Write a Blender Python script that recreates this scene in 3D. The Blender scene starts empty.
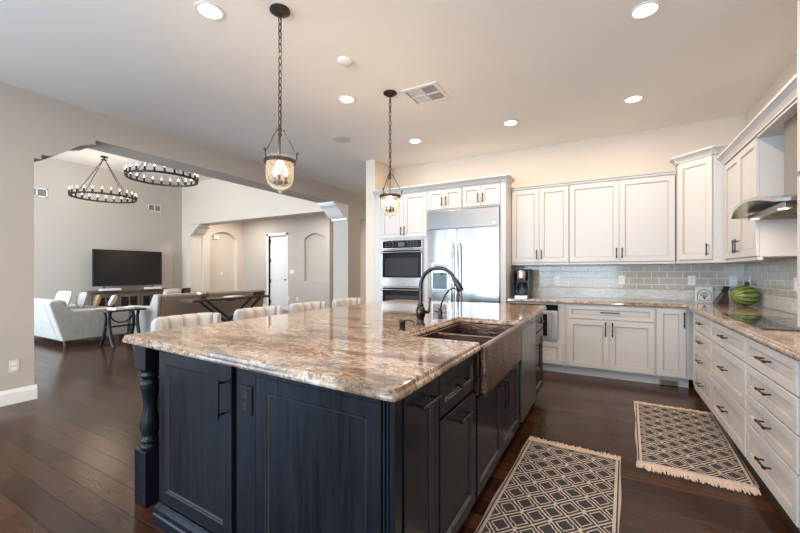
import bpy, bmesh, math, random
from mathutils import Vector, Matrix
random.seed(7)
SC = bpy.context.scene
COL = SC.collection
PI = math.pi

# ---------------------------------------------------------------- camera, world, exposure
cd = bpy.data.cameras.new('camera')
cam = bpy.data.objects.new('camera', cd)
COL.objects.link(cam)
cam.location = (0, 0, 1.265)
cam.rotation_euler = (PI/2, 0, math.radians(29.096))
cd.sensor_width = 36
cd.lens = 36*373.84/800
cd.shift_y = 0.00655
cd.clip_start = 0.05
SC.camera = cam
SC.view_settings.view_transform = 'Standard'
SC.view_settings.look = 'None'
SC.view_settings.gamma = 1
SC.view_settings.use_curve_mapping = False
SC.view_settings.exposure = 0.56
SC.cycles.diffuse_bounces = 6
SC.cycles.max_bounces = 12
SC.cycles.sample_clamp_indirect = 4
W = bpy.data.worlds.new('sky')
SC.world = W
W.use_nodes = True
bg = W.node_tree.nodes['Background']
bg.inputs[0].default_value = (0.62, 0.8, 1.0, 1)
bg.inputs[1].default_value = 1.5

def area(name, loc, rot, sx, sy, energy, color, shape='RECTANGLE', spread=PI):
    l = bpy.data.lights.new(name, 'AREA')
    l.shape = shape; l.size = sx
    if shape in ('RECTANGLE', 'ELLIPSE'): l.size_y = sy
    l.energy = energy; l.color = color; l.spread = spread
    o = bpy.data.objects.new(name, l); COL.objects.link(o)
    o.location = loc; o.rotation_euler = rot
    return o
def point(name, loc, energy, color, r=0.03):
    l = bpy.data.lights.new(name, 'POINT')
    l.energy = energy; l.color = color; l.shadow_soft_size = r
    o = bpy.data.objects.new(name, l); COL.objects.link(o); o.location = loc
    return o
XL_ = -4.99
COOL = (0.56, 0.77, 1.0)
SKY = (0.66, 0.83, 1.0)
DAY = (0.74, 0.88, 1.0)
WARM = (1.0, 0.80, 0.60)
# great-room daylight, plus unseen windows behind the camera, guessed to bring it in
area('daylight_unseen_window', (-2.0, -3.98, 1.45), (PI/2+.3, 0, 0), 4.6, 2.3, 210, SKY)
area('daylight_unseen_patio_door', (XL_-.02, -2.2, 1.35), (0, -PI/2-.3, 0), 2.4, 2.9, 90, COOL)
area('daylight_great_room_window', (-8.4, -.48, 1.6), (PI/2, 0, 0), 4.6, 2.6, 260, DAY)
area('daylight_great_room_high_window', (-8.4, -.48, 3.4), (PI/2, 0, 0), 4.6, 0.7, 60, DAY)

# ---------------------------------------------------------------- helpers
def empty(name, loc=(0, 0, 0), rz=0.0):
    o = bpy.data.objects.new(name, None); COL.objects.link(o)
    o.empty_display_size = 0.1
    o.location = loc; o.rotation_euler = (0, 0, rz)
    return o
def tag(o, label, cat, group=None):
    o['label'] = label; o['category'] = cat
    if group: o['group'] = group
    return o
def thing(name, label, cat, loc=(0, 0, 0), rz=0.0, group=None):
    return tag(empty(name, loc, rz), label, cat, group)

class MB:
    def __init__(s): s.v = []; s.f = []; s.m = []; s.sm = []
    def add(s, vs, fs, mat=0, smooth=False):
        b = len(s.v); s.v += [tuple(p) for p in vs]
        for f in fs:
            s.f.append([b+i for i in f]); s.m.append(mat); s.sm.append(smooth)
        return s
    def box(s, x0, x1, y0, y1, z0, z1, mat=0):
        vs = [(x, y, z) for z in (z0, z1) for y in (y0, y1) for x in (x0, x1)]
        return s.add(vs, [(0,2,3,1),(4,5,7,6),(0,1,5,4),(2,6,7,3),(0,4,6,2),(1,3,7,5)], mat)
    def bar(s, a, b, w, h, mat=0):
        # box beam from a to b, width w (horizontal), height h
        a = Vector(a); b = Vector(b); d = (b-a).normalized()
        up = Vector((0,0,1)) if abs(d.z) < .95 else Vector((0,1,0))
        sd = d.cross(up).normalized()*(w/2); uu = sd.cross(d).normalized()*(h/2)
        vs = [a-sd-uu, a+sd-uu, a+sd+uu, a-sd+uu, b-sd-uu, b+sd-uu, b+sd+uu, b-sd+uu]
        return s.add(vs, [(0,3,2,1),(4,5,6,7),(0,1,5,4),(1,2,6,5),(2,3,7,6),(3,0,4,7)], mat)
    def tube(s, pts, r, n=8, mat=0, closed=False, cap=True):
        pts = [Vector(p) for p in pts]; N = len(pts)
        rr = r if isinstance(r, (list, tuple)) else [r]*N
        rings = []; prev = None
        for i, p in enumerate(pts):
            if closed: t = pts[(i+1) % N]-pts[i-1]
            else: t = pts[min(i+1, N-1)]-pts[max(i-1, 0)]
            t.normalize()
            if prev is None:
                a = Vector((0,0,1)) if abs(t.z) < .9 else Vector((1,0,0))
                u = t.cross(a).normalized()
            else:
                u = (prev-t*prev.dot(t)).normalized()
            prev = u; w = t.cross(u)
            rings.append([p+(u*math.cos(2*PI*k/n)+w*math.sin(2*PI*k/n))*rr[i] for k in range(n)])
        vs = [q for R in rings for q in R]; fs = []
        for i in range(N if closed else N-1):
            j = (i+1) % N
            for k in range(n):
                fs.append((i*n+k, i*n+(k+1) % n, j*n+(k+1) % n, j*n+k))
        s.add(vs, fs, mat, True)
        if cap and not closed:
            s.add(rings[0], [tuple(range(n))[::-1]], mat); s.add(rings[-1], [tuple(range(n))], mat)
        return s
    def lathe(s, prof, c=(0,0,0), n=24, mat=0, axis='z', smooth=True, caps=True):
        vs = []; fs = []
        for (r, h) in prof:
            for k in range(n):
                a = 2*PI*k/n; x, y = r*math.cos(a), r*math.sin(a)
                if axis == 'z': vs.append((c[0]+x, c[1]+y, c[2]+h))
                elif axis == 'y': vs.append((c[0]+x, c[1]+h, c[2]+y))
                else: vs.append((c[0]+h, c[1]+x, c[2]+y))
        for i in range(len(prof)-1):
            for k in range(n):
                fs.append((i*n+k, i*n+(k+1) % n, (i+1)*n+(k+1) % n, (i+1)*n+k))
        s.add(vs, fs, mat, smooth)
        if caps:
            b = vs[:n]; t = vs[-n:]
            if prof[0][0] > 1e-4: s.add(b, [tuple(range(n))[::-1]], mat)
            if prof[-1][0] > 1e-4: s.add(t, [tuple(range(n))], mat)
        return s
    def prism(s, poly, a0, a1, axis='y', mat=0, smooth=False):
        # poly 2-D; axis y: (x,z); axis x: (y,z); axis z: (x,y)
        def P(p, t):
            if axis == 'y': return (p[0], t, p[1])
            if axis == 'x': return (t, p[0], p[1])
            return (p[0], p[1], t)
        n = len(poly)
        vs = [P(p, a0) for p in poly]+[P(p, a1) for p in poly]
        s.add(vs, [tuple(range(n)), tuple(range(2*n-1, n-1, -1))], mat)
        s.add(vs, [(i, (i+1) % n, n+(i+1) % n, n+i) for i in range(n)], mat, smooth)
        return s
    def rects(s, x0, x1, z0, z1, loops, mats=None, cap=0, back=True):
        # nested rectangles facing -y: loops = [(inset, y)]
        vs = []
        for ins, y in loops:
            vs += [(x0+ins, y, z0+ins), (x1-ins, y, z0+ins), (x1-ins, y, z1-ins), (x0+ins, y, z1-ins)]
        for i in range(len(loops)-1):
            m = mats[i] if mats else 0
            s.add(vs[i*4:i*4+8], [(k, (k+1) % 4, 4+(k+1) % 4, 4+k) for k in range(4)], m)
        s.add(vs[-4:], [(0,1,2,3)], cap)
        if back: s.add(vs[:4], [(3,2,1,0)], 0)
        return s
    def ico(s, c, r, sc=(1,1,1), mat=0, seg=12):
        prof = [(max(1e-5, r*math.sin(PI*i/seg)), -r*math.cos(PI*i/seg)) for i in range(seg+1)]
        b = len(s.v)
        s.lathe(prof, (0,0,0), seg*2, mat, caps=False)
        s.v[b:] = [(c[0]+p[0]*sc[0], c[1]+p[1]*sc[1], c[2]+p[2]*sc[2]) for p in s.v[b:]]
        return s
    def xf(s, M, start=0):
        s.v[start:] = [tuple(M @ Vector(p)) for p in s.v[start:]]; return s
    def build(s, name, mats, parent=None, loc=None, rz=0.0, bevel=0, seg=2, weld=True):
        me = bpy.data.meshes.new(name)
        me.from_pydata(s.v, [], s.f)
        if not isinstance(mats, (list, tuple)): mats = [mats]
        for m in mats: me.materials.append(m)
        me.polygons.foreach_set('material_index', s.m)
        me.polygons.foreach_set('use_smooth', s.sm)
        bm = bmesh.new(); bm.from_mesh(me)
        if weld: bmesh.ops.remove_doubles(bm, verts=bm.verts, dist=1e-5)
        bmesh.ops.recalc_face_normals(bm, faces=bm.faces)
        for e in bm.edges:
            if len(e.link_faces) == 2 and e.calc_face_angle() > 1.1: e.smooth = False
        bm.to_mesh(me); bm.free()
        o = bpy.data.objects.new(name, me); COL.objects.link(o)
        if parent: o.parent = parent
        if loc: o.location = loc
        if rz: o.rotation_euler = (0, 0, rz)
        if bevel:
            b = o.modifiers.new('bevel', 'BEVEL'); b.width = bevel; b.segments = seg
            b.limit_method = 'ANGLE'; b.angle_limit = math.radians(40)
        return o
def struct(name, mb, mat, parent=None, **k):
    o = mb.build(name, mat, parent, **k)
    o['kind'] = 'structure'
    return o

# ---------------------------------------------------------------- materials
class NT:
    def __init__(s, name):
        s.m = bpy.data.materials.new(name); s.m.use_nodes = True
        s.t = s.m.node_tree; s.b = s.t.nodes['Principled BSDF']
    def n(s, typ, ins=None, **props):
        nd = s.t.nodes.new(typ)
        for k, v in props.items(): setattr(nd, k, v)
        for k, v in (ins or {}).items(): s.put(nd.inputs[k], v)
        return nd
    def put(s, sock, v):
        if isinstance(v, bpy.types.NodeSocket): s.t.links.new(v, sock)
        elif isinstance(v, (tuple, list)) and len(v) == 3 and sock.type == 'RGBA': sock.default_value = (*v, 1)
        else: sock.default_value = v
    def coord(s, scale=(1,1,1), kind='Object', swz=None):
        c = s.n('ShaderNodeTexCoord').outputs[kind]
        if swz:
            sp = s.n('ShaderNodeSeparateXYZ', {0: c}); cb = s.n('ShaderNodeCombineXYZ')
            for i, a in enumerate(swz): s.put(cb.inputs[i], sp.outputs['XYZ'.index(a)])
            c = cb.outputs[0]
        return s.n('ShaderNodeMapping', {'Vector': c, 'Scale': scale}).outputs[0]
    def noise(s, vec, scale, detail=3, rough=.5, dist=0):
        return s.n('ShaderNodeTexNoise', {'Vector': vec, 'Scale': scale, 'Detail': detail, 'Roughness': rough, 'Distortion': dist}).outputs['Fac']
    def ramp(s, fac, stops):
        r = s.n('ShaderNodeValToRGB', {0: fac}); cr = r.color_ramp
        while len(cr.elements) < len(stops): cr.elements.new(.5)
        for e, (p, c) in zip(cr.elements, stops): e.position = p; e.color = (*c, 1)
        return r.outputs[0]
    def mix(s, f, a, b, typ='MIX'):
        x = s.n('ShaderNodeMix', data_type='RGBA', blend_type=typ)
        s.put(x.inputs[0], f); s.put(x.inputs[6], a); s.put(x.inputs[7], b)
        return x.outputs[2]
    def math(s, op, a, b=0.0, c=0.0):
        x = s.n('ShaderNodeMath', operation=op)
        s.put(x.inputs[0], a); s.put(x.inputs[1], b); s.put(x.inputs[2], c)
        return x.outputs[0]
    def bump(s, h, strength=.2, dist=.01):
        s.put(s.b.inputs['Normal'], s.n('ShaderNodeBump', {'Height': h, 'Strength': strength, 'Distance': dist}).outputs[0])
    def set(s, **k):
        names = dict(col='Base Color', rough='Roughness', metal='Metallic', spec='Specular IOR Level', coat='Coat Weight',
                     coatr='Coat Roughness', trans='Transmission Weight', ior='IOR', emit='Emission Color', es='Emission Strength', aniso='Anisotropic', sheen='Sheen Weight')
        for a, v in k.items(): s.put(s.b.inputs[names[a]], v)
        return s
def flat(name, col, rough=.5, metal=0, var=.06, nscale=6, **k):
    t = NT(name); c = t.coord()
    f = t.noise(c, nscale, 3)
    lo = tuple(x*(1-var) for x in col); hi = tuple(min(1, x*(1+var)) for x in col)
    t.set(col=t.mix(f, lo, hi), rough=rough, metal=metal, **k)
    return t.m
def emis(name, col, strength, base=(.8,.8,.8)):
    t = NT(name); t.set(col=base, emit=col, es=strength); return t.m
def wall_paint(name, col, rough=.7):
    t = NT(name); c = t.coord()
    t.set(col=t.mix(t.noise(c, 1.2, 2), tuple(x*.97 for x in col), tuple(x*1.03 for x in col)), rough=rough, spec=.25)
    t.bump(t.noise(c, 60, 3), .08, .004); return t.m
M = {}
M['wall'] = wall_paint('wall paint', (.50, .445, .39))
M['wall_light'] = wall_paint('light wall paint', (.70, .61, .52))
M['ceiling'] = wall_paint('ceiling paint', (.86, .83, .79))
M['trim'] = flat('trim white', (.80, .78, .75), .4, var=.02)
M['white'] = flat('cabinet white paint', (.575, .555, .54), .38, var=.025)
M['glaze'] = flat('cabinet glaze line', (.40, .33, .28), .5, var=.1)
M['plate'] = flat('white plastic', (.85, .85, .84), .35, var=.01)
M['speaker'] = flat('speaker grille', (.64, .61, .575), .6)
M['outletblack'] = flat('matt black plate', (.006, .006, .007), .5, spec=.2)
M['grille'] = flat('vent grille grey', (.20, .19, .18), .6)
M['slot'] = flat('dark slot', (.05, .05, .05), .5)
M['black'] = flat('oil rubbed black metal', (.055, .05, .047), .26, 1.0)
M['iron'] = flat('black iron', (.015, .014, .014), .5, .3)
M['bronze'] = flat('aged bronze', (.055, .042, .034), .45, .75, var=.25, nscale=40)
M['blackglass'] = flat('black glass', (.012, .013, .015), .04, var=0)
M['ovenglass'] = flat('oven glass', (.035, .04, .045), .06, var=.02)
M['rubber'] = flat('black plastic', (.02, .02, .022), .4)
M['tv'] = flat('tv screen', (.008, .009, .011), .12, var=0)
M['darkwood'] = None
def wood(name, a, b, rough=.4, sc=(1.5, 18, 18), coat=0, spec=.4):
    t = NT(name); c = t.coord(sc)
    f = t.noise(c, 2.2, 6, .6, .6)
    t.set(col=t.ramp(f, [(.3, a), (.7, b)]), rough=rough, coat=coat); t.bump(f, .05, .003); t.set(spec=spec)
    return t.m
M['espresso'] = wood('espresso stained wood', (.0036, .0045, .0068), (.0125, .014, .020), .24, (14, 14, 1.2), spec=.18)
M['darkwood'] = wood('dark walnut wood', (.045, .022, .014), (.10, .052, .032), .4)
M['rustic'] = wood('weathered wood', (.09, .065, .045), (.20, .15, .11), .6)
M['espresso_bead'] = flat('espresso bead highlight', (.035, .034, .040), .16, var=.2)  # lighter glossy bead: its edge highlights put into the colour
def stainless(name, col=(.62,.61,.60), rough=.2, sc=(1,1,60)):
    t = NT(name); c = t.coord(sc)
    f = t.noise(c, 4, 4)
    t.set(col=col, metal=1, rough=t.math('MULTIPLY_ADD', f, .12, rough-.06))
    return t.m
M['steel'] = stainless('brushed stainless', (.50,.49,.48), .2)
M['steel_soft'] = stainless('satin stainless', (.60,.59,.58), .45)
M['steel_dark'] = stainless('brushed dark stainless', (.30,.285,.27), .3)
def copper():
    t = NT('hammered copper'); c = t.coord()
    v = t.n('ShaderNodeTexVoronoi', {'Vector': c, 'Scale': 85}, feature='SMOOTH_F1').outputs['Distance']
    t.set(col=t.ramp(t.noise(c, 9, 3), [(.3, (.13,.075,.055)), (.7, (.25,.15,.11))]), metal=1, rough=.32)
    t.bump(v, .6, .005); return t.m
M['copper'] = copper()
def granite():
    t = NT('polished granite'); c = t.coord((1, 1, 1))
    st = t.coord((2.4, 3.6, 1))
    warp = t.n('ShaderNodeVectorMath', {0: st, 1: t.n('ShaderNodeVectorMath', {0: t.n('ShaderNodeTexNoise', {'Vector': c, 'Scale': 2.2, 'Detail': 2}).outputs['Color'], 1: (.9,.9,.9)}, operation='MULTIPLY').outputs[0]}, operation='ADD').outputs[0]
    big = t.noise(warp, 2.6, 6, .62)
    base = t.ramp(big, [(.25, (.17,.10,.06)), (.42, (.31,.20,.13)), (.55, (.39,.28,.195)), (.75, (.47,.385,.305))])
    fine = t.noise(t.coord((26, 60, 30)), 1.0, 5, .7, .6)
    base = t.mix(t.ramp(fine, [(.38, (.95,.95,.95)), (.5, (0,0,0))]), base, (.085,.05,.032))
    base = t.mix(t.ramp(fine, [(.55, (0,0,0)), (.68, (.65,.65,.65))]), base, (.56,.50,.43))
    vein = t.noise(warp, 7, 8, .72, .8)
    base = t.mix(t.ramp(vein, [(.34, (.8,.8,.8)), (.43, (0,0,0))]), base, (.14,.09,.065))
    sp = t.noise(c, 62, 3, .65)
    base = t.mix(t.ramp(sp, [(.53, (0,0,0)), (.66, (.75,.75,.75))]), base, (.55,.53,.50))
    sm_ = t.noise(t.coord((.9, 2.6, 1)), 1.7, 5, .6, .4)
    base = t.mix(t.ramp(sm_, [(.35, (.9,.9,.9)), (.47, (0,0,0))]), base, (.10,.062,.04))
    sp2 = t.noise(c, 48, 4, .7)
    base = t.mix(t.ramp(sp2, [(.32, (.9,.9,.9)), (.42, (0,0,0))]), base, (.06,.045,.04))
    t.set(col=base, rough=.07); return t.m
M['granite'] = granite()
def floor_mat():
    t = NT('walnut plank floor'); c = t.coord()
    br = t.n('ShaderNodeTexBrick', {'Vector': c, 'Color1': (0,0,0), 'Color2': (1,1,1), 'Mortar': (0,0,0), 'Scale': 1, 'Mortar Size': .0032, 'Mortar Smooth': .3, 'Brick Width': 1.35, 'Row Height': .127}, offset=.37)
    g = t.noise(t.coord((1.2, 16, 1)), 2.5, 6, .62, .7)
    sh = t.noise(t.coord((2.2, 9, 1)), 3, 3)
    col = t.ramp(t.math('MULTIPLY_ADD', br.outputs['Color'], .42, t.math('MULTIPLY', g, .65)), [(.15, (.016,.0065,.0032)), (.48, (.036,.0148,.0072)), (.85, (.074,.031,.0145))])
    col = t.mix(br.outputs['Fac'], col, (.008,.004,.003))
    t.set(col=col, rough=t.math('MULTIPLY_ADD', g, .12, .12), spec=.22)
    h = t.math('SUBTRACT', t.math('MULTIPLY', sh, .8), br.outputs['Fac'])
    t.bump(h, .22, .006); return t.m
M['floor'] = floor_mat()
def tiles(name, swz, w, h, c1, c2, grout, rough, ms, off=.5, bump=.35):
    t = NT(name); c = t.coord(swz=swz)
    br = t.n('ShaderNodeTexBrick', {'Vector': c, 'Color1': c1, 'Color2': c2, 'Mortar': grout, 'Scale': 1, 'Mortar Size': ms, 'Mortar Smooth': .1, 'Brick Width': w, 'Row Height': h}, offset=off)
    t.set(col=br.outputs['Color'], rough=t.math('MULTIPLY_ADD', br.outputs['Fac'], .5, rough))
    t.bump(t.math('SUBTRACT', 1.0, br.outputs['Fac']), bump, .004); return t.m
T1, T2, TG = (.43,.41,.36), (.50,.475,.42), (.76,.73,.68)
M['tile_far'] = tiles('subway tile far', 'XZY', .158, .079, T1, T2, TG, .10, .004)
M['tile_right'] = tiles('subway tile right', 'YZX', .158, .079, T1, T2, TG, .10, .004)
M['mos_far'] = tiles('mosaic band far', 'XZY', .05, .0165, (.50,.51,.49), (.66,.67,.65), (.75,.75,.73), .12, .0016)
M['mos_right'] = tiles('mosaic band right', 'YZX', .05, .0165, (.50,.51,.49), (.66,.67,.65), (.75,.75,.73), .12, .0016)
def fabric(name, col, var=.15, scale=40, rough=.9):
    t = NT(name); c = t.coord()
    f = t.noise(c, scale, 4, .6); g = t.noise(c, 5, 2)
    t.set(col=t.mix(t.math('MULTIPLY_ADD', f, .6, t.math('MULTIPLY', g, .4)), tuple(x*(1-var) for x in col), tuple(min(1, x*(1+var)) for x in col)), rough=rough, sheen=.3, spec=.2)
    t.bump(t.noise(c, 260, 2), .15, .002); return t.m
M['cream'] = fabric('cream linen', (.47, .435, .415), .06)
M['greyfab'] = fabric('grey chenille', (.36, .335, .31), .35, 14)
M['taupefab'] = fabric('taupe fabric', (.31, .24, .185), .2)
M['whitefab'] = fabric('white cushion', (.66, .64, .60), .12, 12)
M['tanfab'] = fabric('tan cushion', (.45, .28, .15), .12)
M['fringe'] = fabric('rug fringe cotton', (.52, .40, .32), .15)
def rug_mat():
    t = NT('woven diamond rug'); c = t.n('ShaderNodeTexCoord').outputs['Object']
    sp = t.n('ShaderNodeSeparateXYZ', {0: c})
    wob = t.math('MULTIPLY', t.math('SUBTRACT', t.noise(c, 26, 2), .5), .09)
    u = t.math('ADD', t.math('DIVIDE', sp.outputs[0], .138), wob)
    v = t.math('ADD', t.math('DIVIDE', sp.outputs[1], .158), wob)
    a = t.math('ABSOLUTE', t.math('SUBTRACT', t.math('FRACT', t.math('ADD', t.math('ADD', u, v), 20.5)), .5))
    b = t.math('ABSOLUTE', t.math('SUBTRACT', t.math('FRACT', t.math('ADD', t.math('SUBTRACT', u, v), 20.5)), .5))
    mx = t.math('MAXIMUM', a, b)         # .5 at the lattice edge, 0 in the middle of a diamond
    def band(lo, hi): return t.math('MULTIPLY', t.math('GREATER_THAN', mx, lo), t.math('LESS_THAN', mx, hi))
    line = t.math('MAXIMUM', t.math('GREATER_THAN', mx, .462), band(.285, .345))
    # short uprights joining the diamonds
    fu = t.math('ABSOLUTE', t.math('SUBTRACT', t.math('FRACT', t.math('ADD', u, 20.5)), .5))
    fv = t.math('ABSOLUTE', t.math('SUBTRACT', t.math('FRACT', t.math('ADD', v, 20.0)), .5))
    line = t.math('MAXIMUM', line, t.math('MULTIPLY', t.math('LESS_THAN', fu, .035), t.math('LESS_THAN', fv, .13)))
    # plain border stripes
    ax = t.math('ABSOLUTE', sp.outputs[0])
    bord = t.math('MULTIPLY', t.math('GREATER_THAN', ax, .268), 1.0)
    thin = t.math('MULTIPLY', t.math('GREATER_THAN', ax, .283), t.math('LESS_THAN', ax, .290))
    line = t.math('SUBTRACT', t.math('MAXIMUM', line, bord), thin)
    ay = t.math('ABSOLUTE', sp.outputs[1])
    line = t.math('MAXIMUM', line, t.math('GREATER_THAN', ay, .632))
    n = t.noise(c, 220, 3, .7)
    dark = t.ramp(n, [(.35, (.014,.015,.019)), (.7, (.085,.083,.088))])
    light = t.ramp(n, [(.3, (.36,.295,.25)), (.7, (.56,.48,.42))])
    t.set(col=t.mix(line, dark, light), rough=.95, spec=.1)
    t.bump(t.math('ADD', n, line), .5, .004); return t.m
M['rug'] = rug_mat()
def melon_mat():
    t = NT('watermelon rind'); c = t.n('ShaderNodeTexCoord').outputs['Object']
    sp = t.n('ShaderNodeSeparateXYZ', {0: c})
    ang = t.math('ARCTAN2', sp.outputs[2], sp.outputs[1])
    w = t.math('SINE', t.math('ADD', t.math('MULTIPLY', ang, 13), t.math('MULTIPLY', t.noise(c, 14, 4, .7), 6)))
    col = t.ramp(w, [(.12, (.25,.31,.07)), (.5, (.11,.19,.035)), (.8, (.02,.055,.012))])
    t.set(col=col, rough=.35); return t.m
M['melon'] = melon_mat()
def glass(name, tint=(1,1,1), rough=0.0, ior=1.45):
    t = NT(name); t.set(col=tint, trans=1, rough=rough, ior=ior); return t.m
M['bellglass'] = glass('seeded bell glass', (1, .95, .86), .06, 1.15)
M['bellglass'].node_tree.nodes['Principled BSDF'].inputs['Transmission Weight'].default_value = .92
M['carafe'] = glass('carafe glass', (.9,.9,.9), 0, 1.2)
M['bulb'] = emis('lit candle bulb', (1, .72, .42), 14)
M['bulb_small'] = emis('lit chandelier bulb', (1, .84, .66), 3)
M['lens'] = emis('lit downlight lens', (1, .90, .76), 9)
M['hoodlamp'] = emis('lit hood lamp', (1, .82, .6), 2)
M['display'] = emis('oven clock display', (.25, .45, .6), .15, (.02,.03,.04))
M['pewter'] = flat('pewter', (.42, .38, .30), .3, .9, var=.15)
M['paper'] = flat('white paper', (.75, .76, .77), .5, var=.03)
M['redbook'] = flat('maroon leather', (.10, .03, .02), .5)
M['brass'] = flat('dull brass', (.30, .24, .15), .4, .8)
M['candle'] = flat('candle sleeve ivory', (.70, .58, .40), .5)

# ---------------------------------------------------------------- structure
CE = 3.05; LC = 4.05
XL = -4.99; XLB = -5.40          # kitchen / great room dividing wall
XR = 1.36; YF = 5.62; YB = -4.0
struct('floor', MB().box(-12.2, 1.6, -4.3, 10.8, -.10, 0), M['floor'])
struct('ceiling', MB().box(XL-.41, 1.6, -4.3, 7.44, CE, CE+.1).box(-12.0, 1.6, 7.44, 10.8, CE, CE+.1), M['ceiling'])
struct('ceiling_great_room', MB().box(-12.2, XLB+.1, -.75, 7.06, LC, LC+.1), M['ceiling'])
# dividing wall with wide opening (jambs at Y 1.48 and 6.62, soffit 2.73)
o = struct('wall_left', MB().box(XLB, XL, -.70, 1.48, 0, CE).box(XLB, XL, -4.0, -3.70, 0, CE).box(XLB, XL, -3.70, -.70, 2.6, CE).box(XLB, XL, -3.70, -.70, 0, .1).box(XLB, XL, 6.62, 7.07, 0, CE).box(XLB, XL, 1.48, 6.62, 2.73, CE).box(XLB, XLB+.1, -.5, 7.05, CE, LC), M['wall'])
def corbel(y, s):
    # shaped bracket under the soffit; s=+1 grows towards +Y
    pr = [(0, 2.395), (.055, 2.395), (.055, 2.445), (.085, 2.445)]
    for i in range(1, 13):
        t = i/12; pr.append((.085+.38*t, 2.445+.215*(3*t*t-2*t**3)*1.0))
    pr += [(.465, 2.675), (.51, 2.675), (.51, 2.73), (0, 2.73)]
    return [(y+s*a, b) for a, b in pr]
struct('trim_1', MB().prism(corbel(1.48, 1), XLB+.0, XL+.0, 'x'), M['wall'])
struct('trim_2', MB().prism(corbel(6.619, -1), XLB-.01, XL+.01, 'x'), M['trim'])
# great room
struct('wall_television', MB().box(-12.1, -11.9, -2.2, 10.8, 0, LC), M['wall'])
struct('wall_arch', MB().box(-11.9, -11.46, 7.05, 7.44, 0, LC).box(-11.46, XLB, 7.05, 7.44, 2.74, LC), M['wall_light'])
def corbel2(x, s): return [(x+s*(a-0)*.9, b) for a, b in corbel(0, 1)]
struct('trim_3', MB().prism(corbel2(-11.459, 1), 7.04, 7.45, 'y'), M['wall_light'])
# great-room window wall behind the view
def window_wall(name, y0, y1, x0, x1, zt, wins, mat):
    mb = MB(); xs = x0
    for (a, b, c, d) in wins:
        mb.box(xs, a, y0, y1, 0, zt); mb.box(a, b, y0, y1, 0, c); mb.box(a, b, y0, y1, d, zt); xs = b
    mb.box(xs, x1, y0, y1, 0, zt)
    return struct(name, mb, mat)
window_wall('wall_great_room_windows', -.7, -.5, -11.9, XLB, LC, [(-10.75, -6.05, .2, 3.8)], M['wall'])
window_wall('wall_back', -4.2, -4.0, XLB, XR, CE, [(-4.35, .35, .25, 2.65)], M['wall'])
# window frames there
fr = MB()
for x in (-10.73, -9.2, -7.6, -6.07): fr.box(x-.03, x+.03, -.65, -.56, .2, 3.8)
fr.box(-10.75, -6.05, -.65, -.56, 2.9, 3.0).box(-10.75, -6.05, -.65, -.56, .2, .27)
struct('window_1', fr, M['trim'])
fr = MB()
for x in (-4.32, -2.8, -1.2, .32): fr.box(x-.035, x+.035, -4.15, -4.04, .25, 2.65)
fr.box(-4.35, .35, -4.15, -4.04, .25, .32).box(-4.35, .35, -4.15, -4.04, 2.58, 2.65)
struct('unseen_window', fr, M['trim'])  # unseen window, guessed and added to let daylight in
fr = MB()
for y in (-3.67, -2.2, -.73): fr.box(XL-.1, XL-.03, y-.03, y+.03, .1, 2.6)
fr.box(XL-.1, XL-.03, -3.7, -.7, .1, .2).box(XL-.1, XL-.03, -3.7, -.7, 2.52, 2.6)
struct('unseen_patio_door', fr, M['trim'])  # unseen patio door, added to light the drawers and fridge
# kitchen walls
struct('wall_right', MB().box(XR, XR+.2, -4.2, YF+.2, 0, CE), M['wall_light'])
struct('wall_far', MB().box(-3.24, XR, YF, YF+.2, 0, CE), M['wall_light'])
struct('wall_wing', MB().box(-3.41, -3.241, 5.0, 10.6, 0, CE), M['wall_light'])
# hallway
struct('wall_hall_end', MB().box(-7.6, -3.41, 10.6, 10.8, 0, CE).box(-7.60, -7.45, 9.15, 10.6, 0, CE), M['wall_light'])
def arc(x0, x1, zs, rise, n=14):
    w = (x1-x0)/2; R = (w*w+rise*rise)/(2*rise); cx = (x0+x1)/2; cz = zs+rise-R
    a = math.asin(w/R)
    return [(cx+R*math.sin(a-2*a*i/n), cz+R*math.cos(a-2*a*i/n)) for i in range(n+1)]   # from x1 to x0
# hall back wall with door opening and shallow niche
hb = MB()
Y0, Y1 = 8.95, 9.15
hb.box(-11.4, -10.10, Y0, Y1, 0, CE).box(-10.10, -9.27, Y0, Y1, 2.47, CE).box(-9.27, -8.49, Y0, Y1, 0, CE)
hb.box(-8.49, -7.59, Y0, Y1, 0, .97).box(-7.59, -7.45, Y0, Y1, 0, CE)
hb.prism([(-8.49, CE), (-7.59, CE)]+arc(-8.49, -7.59, 2.30, .18), Y0, Y1, 'y').box(-8.49, -7.59, Y0+.1, Y1, .97, 2.6)
struct('wall_hall_back', hb, M['wall'])
hl = MB()
hl.box(-11.89, -11.4, 7.44, 7.68, 0, CE).box(-11.89, -11.4, 8.70, 8.95, 0, CE)
hl.prism([(7.68, CE), (8.70, CE)]+arc(7.68, 8.70, 2.38, .24), -11.7, -11.4, 'x').box(-11.89, -11.55, 7.68, 8.70, 0, 2.8)
struct('wall_hall_left', hl, M['wall_light'])
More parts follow.
